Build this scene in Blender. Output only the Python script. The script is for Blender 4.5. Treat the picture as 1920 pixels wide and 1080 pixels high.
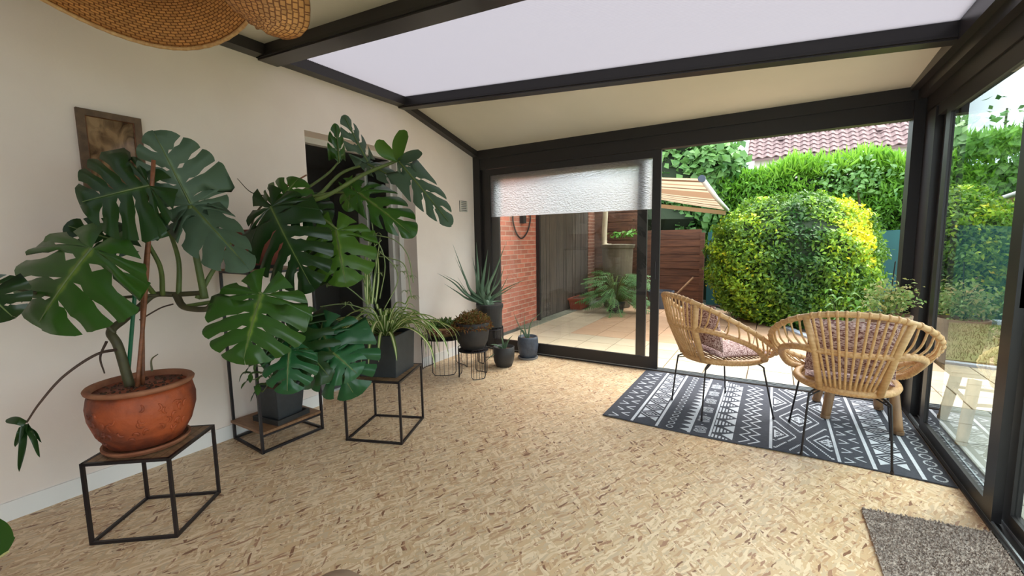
import bpy, math, random
import numpy as np
from mathutils import Vector, Matrix
random.seed(7); rng = np.random.default_rng(7)
PI = math.pi; SC = bpy.context.scene
for o in list(bpy.data.objects): bpy.data.objects.remove(o)

# ------------------------------------------------------------------ camera
F_PX = 812.0
def _basis(yaw, pit, roll):
    yaw, pit, roll = map(math.radians, (yaw, pit, roll))
    cy, sy = math.cos(yaw), math.sin(yaw)
    fwd = Vector((-sy*math.cos(pit), cy*math.cos(pit), -math.sin(pit)))
    right = Vector((cy, sy, 0)); up = right.cross(fwd)
    cr, sr = math.cos(roll), math.sin(roll)
    return cr*right+sr*up, -sr*right+cr*up, fwd
CR, CU, CF = _basis(31.18, 6.24, -0.93)
CAM = Vector((0, 0, 1.4))
cd = bpy.data.cameras.new('camera'); cam = bpy.data.objects.new('camera', cd)
SC.collection.objects.link(cam); SC.camera = cam
cd.sensor_width = 36; cd.lens = F_PX/1920*36; cd.clip_start = 0.02; cd.clip_end = 200
m = Matrix((CR, CU, -CF)).transposed().to_4x4(); m.translation = CAM; cam.matrix_world = m

# ------------------------------------------------------------------ world, sun, exposure
w = bpy.data.worlds.new('world'); SC.world = w; w.use_nodes = True
nt = w.node_tree; bg = nt.nodes['Background']
tc = nt.nodes.new('ShaderNodeTexCoord'); nz = nt.nodes.new('ShaderNodeTexNoise')
nz.inputs['Scale'].default_value = 2.2; nz.inputs['Detail'].default_value = 5
cr = nt.nodes.new('ShaderNodeValToRGB')
cr.color_ramp.elements[0].position = .35; cr.color_ramp.elements[0].color = (.60, .76, .90, 1)
cr.color_ramp.elements[1].position = .62; cr.color_ramp.elements[1].color = (.93, .95, .98, 1)
nt.links.new(tc.outputs['Generated'], nz.inputs['Vector']); nt.links.new(nz.outputs['Fac'], cr.inputs['Fac'])
nt.links.new(cr.outputs['Color'], bg.inputs['Color']); bg.inputs['Strength'].default_value = 1.25
sd = bpy.data.lights.new('sun', 'SUN'); sun = bpy.data.objects.new('sun', sd); SC.collection.objects.link(sun)
sd.energy = 2.2; sd.angle = math.radians(50); sd.color = (1, .96, .9)
sun.rotation_euler = Vector((-.35, -.45, -1)).to_track_quat('-Z', 'Y').to_euler()
vs = SC.view_settings; vs.view_transform = 'Standard'; vs.look = 'None'; vs.gamma = 1; vs.use_curve_mapping = False
vs.exposure = 1.95

# ------------------------------------------------------------------ helpers
COL = SC.collection
WL = {}
def at(px, py, axis, val):                 # point of a plane seen at a place in the photograph
    v = CR*((px-960)/F_PX) - CU*((py-540)/F_PX) + CF
    return CAM + v*((val-CAM[axis])/v[axis])
def P(px, py, d):
    v = CR*((px-960)/F_PX) - CU*((py-540)/F_PX) + CF
    return CAM + v*d
def thing(name, label, cat, loc=(0, 0, 0), rotz=0, group=None):
    o = bpy.data.objects.new(name, None); COL.objects.link(o); o.empty_display_size = .05
    o.location = loc; o.rotation_euler = (0, 0, rotz); o['label'] = label; o['category'] = cat
    if group: o['group'] = group
    WL[o] = Vector(loc); return o
def struct_root(name, loc=(0, 0, 0)):
    o = bpy.data.objects.new(name, None); COL.objects.link(o); o.location = loc; o['kind'] = 'structure'
    WL[o] = Vector(loc); return o
class MB:
    def __init__(s): s.v = []; s.f = []; s.a = []; s.b = []
    def add(s, vs, fs, a=None, b=None):
        n = len(s.v); s.v += [tuple(x) for x in vs]; s.f += [tuple(i+n for i in f) for f in fs]
        s.a += list(a) if a is not None else [0.0]*len(vs)
        s.b += list(b) if b is not None else [0.0]*len(vs)
        return s
    def box(s, x0, x1, y0, y1, z0, z1):
        return s.hexa([(x0,y0,z0),(x1,y0,z0),(x1,y1,z0),(x0,y1,z0),(x0,y0,z1),(x1,y0,z1),(x1,y1,z1),(x0,y1,z1)])
    def hexa(s, p):
        return s.add(p, [(0,3,2,1),(4,5,6,7),(0,1,5,4),(1,2,6,5),(2,3,7,6),(3,0,4,7)])
    def bar(s, a, b, w, h=None, up=(0,0,1)):     # square bar from a to b
        a, b = Vector(a), Vector(b); h = h or w; d = (b-a).normalized(); u = Vector(up)
        if abs(d.dot(u)) > .95: u = Vector((1,0,0))
        x = d.cross(u).normalized()*w/2; y = x.cross(d).normalized()*h/2
        return s.hexa([a-x-y, a+x-y, b+x-y, b-x-y, a-x+y, a+x+y, b+x+y, b-x+y])
    def bevbox(s, x0, x1, y0, y1, z0, z1, c):    # box with its top edges chamfered
        return s.add([(x0,y0,z0),(x1,y0,z0),(x1,y1,z0),(x0,y1,z0),(x0,y0,z1-c),(x1,y0,z1-c),(x1,y1,z1-c),(x0,y1,z1-c),
                      (x0+c,y0+c,z1),(x1-c,y0+c,z1),(x1-c,y1-c,z1),(x0+c,y1-c,z1)],
                     [(0,3,2,1),(0,1,5,4),(1,2,6,5),(2,3,7,6),(3,0,4,7),(4,5,9,8),(5,6,10,9),(6,7,11,10),(7,4,8,11),(8,9,10,11)])
    def tube(s, pts, r, n=8, closed=False, caps=True, flat=1.0):
        pts = [Vector(p) for p in pts]; N = len(pts)
        rs = r if hasattr(r, '__len__') else [r]*N
        vs = []; prev = None
        for i, p in enumerate(pts):
            if closed: d = pts[(i+1) % N]-pts[i-1]
            else: d = pts[min(i+1, N-1)]-pts[max(i-1, 0)]
            d = d.normalized() if d.length > 1e-9 else Vector((0,0,1))
            if prev is None:
                u = Vector((0,0,1)) if abs(d.z) < .9 else Vector((1,0,0))
                x = d.cross(u).normalized()
            else:
                x = prev-d*prev.dot(d); x = x.normalized() if x.length > 1e-6 else d.orthogonal().normalized()
            prev = x; y = d.cross(x)
            for k in range(n):
                t = 2*PI*k/n; vs.append(p+(x*math.cos(t)+y*math.sin(t)*flat)*rs[i])
        fs = []
        for i in range(N if closed else N-1):
            for k in range(n):
                a = i*n+k; b = i*n+(k+1) % n; j = (i+1) % N
                fs.append((a, b, j*n+(k+1) % n, j*n+k))
        if caps and not closed:
            fs.append(tuple(range(n))[::-1]); fs.append(tuple((N-1)*n+k for k in range(n)))
        return s.add(vs, fs)
    def lathe(s, prof, c=(0,0,0), n=32, cap=True, wob=None):
        vs = []; fs = []
        for r, z in prof:
            for k in range(n):
                t = 2*PI*k/n; q = r*(1+(wob(t, z) if wob else 0))
                vs.append((c[0]+q*math.cos(t), c[1]+q*math.sin(t), c[2]+z))
        for i in range(len(prof)-1):
            for k in range(n):
                fs.append((i*n+k, i*n+(k+1) % n, (i+1)*n+(k+1) % n, (i+1)*n+k))
        if cap:
            fs.append(tuple(range(n))[::-1]); fs.append(tuple((len(prof)-1)*n+k for k in range(n)))
        return s.add(vs, fs)
    def quad(s, a, b, c, d): return s.add([a, b, c, d], [(0,1,2,3)])
    def mesh(s, name, mt, off=Vector((0,0,0)), smooth=False):
        me = bpy.data.meshes.new(name)
        me.from_pydata([(x[0]-off[0], x[1]-off[1], x[2]-off[2]) for x in s.v], [], s.f)
        if any(s.a):
            at_ = me.attributes.new('tone', 'FLOAT', 'POINT'); at_.data.foreach_set('value', s.a)
        if any(s.b):
            at_ = me.attributes.new('tone2', 'FLOAT', 'POINT'); at_.data.foreach_set('value', s.b)
        me.materials.append(mt)
        if smooth:
            me.polygons.foreach_set('use_smooth', [True]*len(me.polygons))
        me.update(); return me
    def build(s, name, mt, parent=None, smooth=False, label=None, kind=None, cat=None, group=None, local=False):
        off = Vector((0,0,0)) if (parent is None or local) else WL.get(parent, Vector((0,0,0)))
        me = s.mesh(name, mt, off, smooth)
        o = bpy.data.objects.new(name, me); COL.objects.link(o)
        if parent is not None: o.parent = parent; WL[o] = WL.get(parent, Vector((0,0,0)))
        else: WL[o] = Vector((0,0,0))
        if label: o['label'] = label
        if kind: o['kind'] = kind
        if cat: o['category'] = cat
        if group: o['group'] = group
        return o
def inst(me, name, parent, loc, rot=None, scale=None):
    o = bpy.data.objects.new(name, me); COL.objects.link(o); o.parent = parent
    o.location = Vector(loc)-WL[parent]
    if rot: o.rotation_euler = rot
    if scale: o.scale = scale
    return o
def smooth_by(o, ang=40):
    me = o.data; me.polygons.foreach_set('use_smooth', [True]*len(me.polygons))
    try: me.set_sharp_from_angle(angle=math.radians(ang))
    except Exception: pass
    return o
def bez(p, n=16):                       # smooth path through points (Catmull-Rom)
    p = [Vector(q) for q in p]; P4 = [p[0]*2-p[1]]+p+[p[-1]*2-p[-2]]; out = []
    for i in range(1, len(P4)-2):
        for k in range(n):
            t = k/n; a, b, c, d = P4[i-1:i+3]
            out.append(.5*((2*b)+(c-a)*t+(2*a-5*b+4*c-d)*t*t+(3*b-a-3*c+d)*t**3))
    out.append(p[-1]); return out
def lin(a, b, t): return a+(b-a)*t

# ------------------------------------------------------------------ materials
def newmat(name):
    mt = bpy.data.materials.new(name); mt.use_nodes = True; n = mt.node_tree
    return mt, n, n.nodes['Principled BSDF'], n.nodes['Material Output']
def rgb(c): return (c[0], c[1], c[2], 1)
def srgb(r, g, b):
    f = lambda x: (x/255/12.92 if x <= 10 else ((x/255+.055)/1.055)**2.4)
    return (f(r), f(g), f(b))
def mat(name, c, rough=.6, c2=None, scale=8, stretch=(1,1,1), bump=0, bscale=None, metal=0, detail=4, spec=.5, trans=0, lo=.35, hi=.65, coat=0, rnd=0):
    mt, n, b, out = newmat(name); L = n.links
    b.inputs['Roughness'].default_value = rough; b.inputs['Metallic'].default_value = metal
    b.inputs['Specular IOR Level'].default_value = spec; b.inputs['Coat Weight'].default_value = coat
    co = n.nodes.new('ShaderNodeTexCoord'); mp = n.nodes.new('ShaderNodeMapping'); mp.inputs['Scale'].default_value = stretch
    L.new(co.outputs['Object'], mp.inputs['Vector'])
    csock = None
    if c2 is not None:
        nz = n.nodes.new('ShaderNodeTexNoise'); nz.inputs['Scale'].default_value = scale; nz.inputs['Detail'].default_value = detail
        r = n.nodes.new('ShaderNodeValToRGB'); r.color_ramp.elements[0].position = lo; r.color_ramp.elements[1].position = hi
        r.color_ramp.elements[0].color = rgb(c); r.color_ramp.elements[1].color = rgb(c2)
        L.new(mp.outputs[0], nz.inputs['Vector']); L.new(nz.outputs['Fac'], r.inputs['Fac']); csock = r.outputs['Color']
    if rnd:
        oi = n.nodes.new('ShaderNodeObjectInfo'); mr = n.nodes.new('ShaderNodeMapRange')
        mr.inputs['To Min'].default_value = 1-rnd; mr.inputs['To Max'].default_value = 1+rnd
        L.new(oi.outputs['Random'], mr.inputs['Value']); hs = n.nodes.new('ShaderNodeHueSaturation')
        hs.inputs['Color'].default_value = rgb(c)
        if csock: L.new(csock, hs.inputs['Color'])
        L.new(mr.outputs[0], hs.inputs['Value']); csock = hs.outputs['Color']
    if csock: L.new(csock, b.inputs['Base Color'])
    else: b.inputs['Base Color'].default_value = rgb(c)
    if bump:
        nb = n.nodes.new('ShaderNodeTexNoise'); nb.inputs['Scale'].default_value = bscale or scale*3; nb.inputs['Detail'].default_value = 4
        bp = n.nodes.new('ShaderNodeBump'); bp.inputs['Strength'].default_value = bump; bp.inputs['Distance'].default_value = .01
        L.new(mp.outputs[0], nb.inputs['Vector']); L.new(nb.outputs['Fac'], bp.inputs['Height']); L.new(bp.outputs[0], b.inputs['Normal'])
    if trans:
        tr = n.nodes.new('ShaderNodeBsdfTranslucent'); mx = n.nodes.new('ShaderNodeMixShader'); mx.inputs[0].default_value = trans
        if csock: L.new(csock, tr.inputs['Color'])
        else: tr.inputs['Color'].default_value = rgb(c)
        L.new(b.outputs[0], mx.inputs[1]); L.new(tr.outputs[0], mx.inputs[2]); L.new(mx.outputs[0], out.inputs['Surface'])
    return mt
def tone_mat(name, stops, rough=.5, trans=.3, attr='tone', spec=.4, rnd=0, bump=0):
    mt, n, b, out = newmat(name); L = n.links
    a = n.nodes.new('ShaderNodeAttribute'); a.attribute_name = attr
    r = n.nodes.new('ShaderNodeValToRGB'); e = r.color_ramp.elements
    e[0].position, e[0].color = stops[0][0], rgb(stops[0][1]); e[1].position, e[1].color = stops[-1][0], rgb(stops[-1][1])
    for p_, c_ in stops[1:-1]:
        q = e.new(p_); q.color = rgb(c_)
    L.new(a.outputs['Fac'], r.inputs['Fac']); cs = r.outputs['Color']
    if rnd:
        oi = n.nodes.new('ShaderNodeObjectInfo'); mr = n.nodes.new('ShaderNodeMapRange')
        mr.inputs['To Min'].default_value = 1-rnd; mr.inputs['To Max'].default_value = 1+rnd
        L.new(oi.outputs['Random'], mr.inputs['Value']); hs = n.nodes.new('ShaderNodeHueSaturation')
        L.new(cs, hs.inputs['Color']); L.new(mr.outputs[0], hs.inputs['Value']); cs = hs.outputs['Color']
    L.new(cs, b.inputs['Base Color']); b.inputs['Roughness'].default_value = rough; b.inputs['Specular IOR Level'].default_value = spec
    if bump:
        co = n.nodes.new('ShaderNodeTexCoord'); nb = n.nodes.new('ShaderNodeTexNoise'); nb.inputs['Scale'].default_value = 25
        bp = n.nodes.new('ShaderNodeBump'); bp.inputs['Strength'].default_value = bump; bp.inputs['Distance'].default_value = .01
        L.new(co.outputs['Object'], nb.inputs['Vector']); L.new(nb.outputs['Fac'], bp.inputs['Height']); L.new(bp.outputs[0], b.inputs['Normal'])
    if trans:
        tr = n.nodes.new('ShaderNodeBsdfTranslucent'); mx = n.nodes.new('ShaderNodeMixShader'); mx.inputs[0].default_value = trans
        L.new(cs, tr.inputs['Color']); L.new(b.outputs[0], mx.inputs[1]); L.new(tr.outputs[0], mx.inputs[2]); L.new(mx.outputs[0], out.inputs['Surface'])
    return mt
def glass_mat(name, tint, refl=1.0, ior=1.5):
    mt, n, b, out = newmat(name); L = n.links; n.nodes.remove(b)
    t = n.nodes.new('ShaderNodeBsdfTransparent'); t.inputs['Color'].default_value = rgb(tint)
    g = n.nodes.new('ShaderNodeBsdfGlossy'); g.inputs['Roughness'].default_value = 0.01
    fr = n.nodes.new('ShaderNodeFresnel'); fr.inputs['IOR'].default_value = ior
    mu = n.nodes.new('ShaderNodeMath'); mu.operation = 'MULTIPLY'; mu.inputs[1].default_value = refl; mu.use_clamp = True
    mx = n.nodes.new('ShaderNodeMixShader')
    ge = n.nodes.new('ShaderNodeNewGeometry'); iv = n.nodes.new('ShaderNodeMath'); iv.operation = 'SUBTRACT'; iv.inputs[0].default_value = 1
    L.new(ge.outputs['Backfacing'], iv.inputs[1]); m3 = n.nodes.new('ShaderNodeMath'); m3.operation = 'MULTIPLY'; m3.use_clamp = True
    fr.inputs['IOR'].default_value = ior; L.new(fr.outputs[0], mu.inputs[0]); L.new(mu.outputs[0], m3.inputs[0]); L.new(iv.outputs[0], m3.inputs[1]); L.new(m3.outputs[0], mx.inputs[0]); L.new(t.outputs[0], mx.inputs[1]); L.new(g.outputs[0], mx.inputs[2])
    L.new(mx.outputs[0], out.inputs['Surface']); return mt
def floor_mat():
    mt, n, b, out = newmat('chip_vinyl'); L = n.links
    co = n.nodes.new('ShaderNodeTexCoord')
    cols = None
    def layer(ang, sc, asp, seed, ramp):
        wv = n.nodes.new('ShaderNodeTexNoise'); wv.inputs['Scale'].default_value = 9; L.new(co.outputs['Object'], wv.inputs['Vector'])
        ad = n.nodes.new('ShaderNodeVectorMath'); ad.operation = 'MULTIPLY_ADD'; ad.inputs[1].default_value = (.05, .05, 0)
        L.new(wv.outputs['Color'], ad.inputs[0]); L.new(co.outputs['Object'], ad.inputs[2])
        r_ = n.nodes.new('ShaderNodeMapping'); r_.inputs['Rotation'].default_value = (0, 0, ang); r_.inputs['Location'].default_value = (seed, seed*1.7, 0)
        s_ = n.nodes.new('ShaderNodeMapping'); s_.inputs['Scale'].default_value = (sc, sc*asp, 1)
        v = n.nodes.new('ShaderNodeTexVoronoi'); v.inputs['Scale'].default_value = 1; v.inputs['Randomness'].default_value = 1
        L.new(ad.outputs[0], r_.inputs['Vector']); L.new(r_.outputs[0], s_.inputs['Vector']); L.new(s_.outputs[0], v.inputs['Vector'])
        sp = n.nodes.new('ShaderNodeSeparateColor'); L.new(v.outputs['Color'], sp.inputs[0])
        c = n.nodes.new('ShaderNodeValToRGB'); c.color_ramp.interpolation = 'CONSTANT'; e = c.color_ramp.elements
        e[0].position = 0; e[0].color = rgb(ramp[0][1]); e[1].position = ramp[1][0]; e[1].color = rgb(ramp[1][1])
        for p_, cc in ramp[2:]:
            q = e.new(p_); q.color = rgb(cc)
        L.new(sp.outputs[0], c.inputs['Fac'])
        return c.outputs['Color'], sp.outputs[1]
    A = srgb(224,196,160); B_ = srgb(212,178,138); C_ = srgb(234,208,174); D = srgb(196,158,122); E_ = srgb(172,130,102); G = srgb(208,182,150); K = srgb(136,96,72)
    ramp = [(0, A), (.2, B_), (.38, C_), (.55, G), (.68, D), (.8, srgb(208,178,140)), (.93, E_), (.975, K)]
    cur = None
    for i, (ang, sc, asp) in enumerate([(.2, 16, 3.2), (1.3, 17, 4.2), (-.7, 16, 4.5), (2.1, 18, 4.5), (.75, 17, 5), (-1.2, 19, 5)]):
        c, g = layer(ang, sc, asp, 3.1*i+1, ramp)
        if cur is None: cur = c; continue
        gt = n.nodes.new('ShaderNodeMath'); gt.operation = 'GREATER_THAN'; gt.inputs[1].default_value = .62; L.new(g, gt.inputs[0])
        mx = n.nodes.new('ShaderNodeMix'); mx.data_type = 'RGBA'
        L.new(gt.outputs[0], mx.inputs[0]); L.new(cur, mx.inputs[6]); L.new(c, mx.inputs[7]); cur = mx.outputs[2]
    L.new(cur, b.inputs['Base Color'])
    b.inputs['Roughness'].default_value = .42; b.inputs['Specular IOR Level'].default_value = .35
    return mt
def weave_mat(name, c1, c2, sx, sy, strength=.6, rough=.7, trans=0):
    # basket weave driven by two point attributes
    mt, n, b, out = newmat(name); L = n.links
    a = n.nodes.new('ShaderNodeAttribute'); a.attribute_name = 'tone'; a2 = n.nodes.new('ShaderNodeAttribute'); a2.attribute_name = 'tone2'
    cx = n.nodes.new('ShaderNodeCombineXYZ'); L.new(a.outputs['Fac'], cx.inputs[0]); L.new(a2.outputs['Fac'], cx.inputs[1])
    bt = n.nodes.new('ShaderNodeTexBrick'); bt.inputs['Scale'].default_value = 1
    bt.inputs['Brick Width'].default_value = sx; bt.inputs['Row Height'].default_value = sy; bt.inputs['Mortar Size'].default_value = min(sx, sy)*.16
    bt.inputs['Mortar Smooth'].default_value = .8
    bt.inputs['Color1'].default_value = rgb(c1); bt.inputs['Color2'].default_value = rgb([x*.72 for x in c1]); bt.inputs['Mortar'].default_value = rgb(c2)
    L.new(cx.outputs[0], bt.inputs['Vector']); L.new(bt.outputs['Color'], b.inputs['Base Color'])
    bp = n.nodes.new('ShaderNodeBump'); bp.invert = True; bp.inputs['Strength'].default_value = strength; bp.inputs['Distance'].default_value = .004
    L.new(bt.outputs['Fac'], bp.inputs['Height']); L.new(bp.outputs[0], b.inputs['Normal']); b.inputs['Roughness'].default_value = rough
    if trans:
        tr = n.nodes.new('ShaderNodeBsdfTranslucent'); mx = n.nodes.new('ShaderNodeMixShader'); mx.inputs[0].default_value = trans
        L.new(bt.outputs['Color'], tr.inputs['Color']); L.new(b.outputs[0], mx.inputs[1]); L.new(tr.outputs[0], mx.inputs[2]); L.new(mx.outputs[0], out.inputs['Surface'])
    return mt
M = {}
M['wall'] = mat('wall_paint', srgb(240,225,214), .85, srgb(236,220,209), 3, bump=.05, bscale=90)
M['base'] = mat('white_gloss', srgb(240,236,232), .5)
M['alu'] = mat('anthracite_aluminium', srgb(44,40,40), .34, spec=.45)
M['alu_back'] = mat('dark_aluminium_rough', srgb(40,37,37), .45, spec=.4)
M['ceil'] = mat('cream_ceiling_panel', srgb(214,207,190), .5, srgb(209,203,186), 2)
M['floor'] = floor_mat()
M['dark'] = mat('dark_room', srgb(176,172,168), .8)
M['doorframe'] = mat('pale_door_frame', srgb(214,208,202), .45)
M['glass'] = glass_mat('clear_glass', (.97, .98, .975), 1.6)
M['glass_tint'] = glass_mat('tinted_glass', (.84, .89, .87), 2.8, 1.5)
M['black_metal'] = mat('black_metal', srgb(36,30,32), .4, metal=.2)
M['wood_top'] = mat('slatted_mango_wood', srgb(120,92,66), .55, srgb(150,118,86), 6, (1,8,1), bump=.1)
M['wood_shelf'] = mat('brown_shelf_wood', srgb(122,86,58), .5, srgb(142,104,72), 6, (2,12,1))
M['terracotta'] = mat('terracotta', srgb(164,76,36), .6, srgb(104,48,30), 7, bump=.6, bscale=26, lo=.4, hi=.62)
M['terra_rim'] = mat('limed_terracotta', srgb(158,104,74), .75, srgb(130,76,50), 10, bump=.3)
M['terra_red'] = mat('red_terracotta', srgb(122,48,32), .55, srgb(98,38,28), 8)
M['terra_box'] = mat('terracotta_plastic', srgb(150,76,56), .6)
M['soil'] = mat('soil', srgb(62,44,34), .95, srgb(96,68,50), 40, bump=1, bscale=60)
M['pot_dark'] = mat('anthracite_plastic', srgb(46,49,52), .6, srgb(52,55,58), 20, bump=.1, bscale=120)
M['pot_black'] = mat('black_pot', srgb(40,38,37), .6, srgb(46,44,43), 12, bump=.1)
M['pot_blue'] = mat('blue_grey_stoneware', srgb(58,64,76), .55, srgb(74,82,96), 14, bump=.5, bscale=30)
M['grey_clay'] = mat('grey_clay', srgb(120,118,118), .8)
M['taupe'] = mat('taupe_pot', srgb(170,140,116), .7, srgb(150,120,98), 9)
M['stem'] = mat('green_stem', srgb(96,112,52), .5, srgb(78,92,44), 10)
M['stem_d'] = mat('dark_stem', srgb(66,58,40), .6, srgb(80,76,46), 14)
M['stem_b'] = mat('brown_aerial_root', srgb(74,54,44), .7)
M['bamboo'] = mat('brown_bamboo', srgb(138,84,54), .5, srgb(110,64,40), 12, (1,1,3))
M['green_stake'] = mat('green_plastic', srgb(20,96,62), .4)
ML = lambda nm, a, v, tr=.12, rg=.32: tone_mat(nm, [(0, a), (.45, [x*1.25 for x in a]), (1, v)], rg, tr, rnd=.12)
M['mon1'] = ML('monstera_leaf', srgb(48,84,26), srgb(124,146,60), .1, .28)
M['mon2'] = ML('monstera_leaf_dark', srgb(32,58,24), srgb(62,88,40), .08, .28)
M['mon3'] = ML('monstera_leaf_silver', srgb(66,86,66), srgb(112,132,100), .1, .45)
M['mon4'] = ML('monstera_leaf_glossy', srgb(36,82,46), srgb(104,146,92), .1, .25)
M['mon5'] = ML('monstera_leaf_light', srgb(68,102,32), srgb(120,140,60), .3)
M['aloe'] = mat('aloe_leaf', srgb(92,116,88), .5, srgb(70,96,70), 9, (1,1,.3), rnd=.12)
M['spider'] = tone_mat('spider_leaf', [(0, srgb(92,124,52)), (.42, srgb(120,150,66)), (.55, srgb(228,228,170)), (1, srgb(240,238,196))], .45, .3, rnd=.1)
M['spider_g'] = mat('spider_runner', srgb(120,134,84), .6)
M['moss'] = tone_mat('rusty_sedum', [(0, srgb(92,50,28)), (.5, srgb(140,86,44)), (1, srgb(110,106,50))], .7, .2)
M['succ'] = tone_mat('succulent', [(0, srgb(60,92,44)), (1, srgb(120,140,70))], .5, .15)
M['rattan'] = mat('rattan', srgb(212,172,122), .42, srgb(194,150,98), 16, (1,1,4), bump=.1, spec=.5)
M['rattan_wrap'] = mat('rattan_wrapping', srgb(212,170,118), .45, srgb(186,138,88), 60, bump=.2)
M['picframe'] = mat('worn_picture_frame', srgb(112,86,62), .6, srgb(86,64,46), 20)
M['mulch'] = mat('mulch', srgb(66,48,34), .95, srgb(96,74,56), 18, bump=1, bscale=40)
M['lawn'] = mat('dry_lawn', srgb(138,130,84), .95, srgb(120,126,70), 4, bump=.5)
M['ground'] = mat('ground', srgb(120,118,96), .95)
M['grout'] = mat('tile_grout', srgb(92,78,64), .9)
M['tile_g'] = mat('grey_paving_tile', srgb(150,148,136), .7, srgb(134,132,120), 3, rnd=.08)
M['tile_c'] = mat('cream_terrace_tile', srgb(190,174,148), .55, srgb(178,162,136), 3, rnd=.05)
M['tile_p'] = mat('pink_terrace_tile', srgb(186,152,122), .55, srgb(174,140,110), 3, rnd=.05)
M['kerb'] = mat('blue_grey_kerb', srgb(168,176,186), .8)
M['brick'] = mat('red_brick', srgb(190,116,92), .85, srgb(172,96,74), 9, bump=.4, bscale=60, rnd=.22)
M['brick_b'] = mat('brown_brick', srgb(140,84,58), .85, srgb(120,70,48), 9, bump=.4, rnd=.15)
M['mortar'] = mat('mortar', srgb(192,168,146), .9)
M['board'] = mat('weathered_dark_board', srgb(88,78,68), .75, srgb(60,52,46), 5, (6,6,.6), bump=.3, rnd=.18)
M['plank'] = mat('brown_fence_plank', srgb(116,76,54), .75, srgb(84,54,40), 4, (.8,6,8), bump=.3, rnd=.14)
M['screen'] = mat('green_windscreen_mesh', srgb(34,82,82), .85, srgb(28,70,72), 3, (1,1,.4), bump=.3, bscale=8)
M['conc'] = mat('mossy_concrete', srgb(128,128,112), .9, srgb(104,108,92), 6)
M['barrel'] = mat('grey_brown_barrel', srgb(112,102,84), .6, srgb(88,80,64), 5, (1,1,.3))
M['cream_pipe'] = mat('cream_pvc', srgb(206,192,164), .5)
M['bucket'] = mat('blue_grey_plastic', srgb(74,84,98), .5)
M['fern'] = tone_mat('philodendron_leaf', [(0, srgb(46,96,48)), (1, srgb(110,160,92))], .4, .2)
M['wood_pale'] = mat('pale_stool_wood', srgb(156,118,80), .55, srgb(122,90,60), 8, (3,3,.6))
M['awn_bar'] = mat('white_awning_bar', srgb(226,228,232), .4)
M['awn_slat'] = mat('beige_awning_arm', srgb(206,184,154), .5)
M['lampcord'] = mat('black_cord', srgb(20,20,20), .6)
M['vent'] = mat('white_plastic', srgb(216,210,198), .5)
M['silver'] = mat('bare_aluminium', srgb(190,196,200), .3, metal=.8)
M['wallext'] = mat('pale_render', srgb(214,206,196), .8)
M['rooftile'] = mat('mauve_roof_tile', srgb(124,102,100), .8, srgb(106,86,84), 3, rnd=.12)
M['rug'] = mat('charcoal_rug_weave', srgb(64,66,74), .9, srgb(72,74,84), 60, bump=.5, bscale=300)
M['rug_w'] = mat('white_rug_weave', srgb(214,218,224), .9, srgb(200,204,212), 60, bump=.5, bscale=300)
M['carpet'] = mat('grey_carpet', srgb(206,190,178), .95, srgb(162,146,136), 90, bump=1, bscale=160, detail=6)
M['pouf'] = mat('taupe_pouf', srgb(160,132,108), .85)
M['basil'] = tone_mat('basil_leaf', [(0, srgb(84,150,50)), (1, srgb(140,196,90))], .4, .35)
M['airy'] = tone_mat('airy_leaf', [(0, srgb(120,158,76)), (.5, srgb(170,190,116)), (1, srgb(214,180,120))], .5, .35)
# shrubs
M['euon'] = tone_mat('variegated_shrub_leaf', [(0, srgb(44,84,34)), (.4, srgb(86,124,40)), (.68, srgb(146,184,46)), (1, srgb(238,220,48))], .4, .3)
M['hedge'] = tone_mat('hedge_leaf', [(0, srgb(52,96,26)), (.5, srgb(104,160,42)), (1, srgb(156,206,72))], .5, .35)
M['tree'] = tone_mat('tree_leaf', [(0, srgb(56,104,46)), (1, srgb(130,174,96))], .45, .3)
M['inner'] = mat('shrub_shade', srgb(26,40,18), 1)  # solid near-black cores, shade among the leaves put into the colour

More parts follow.
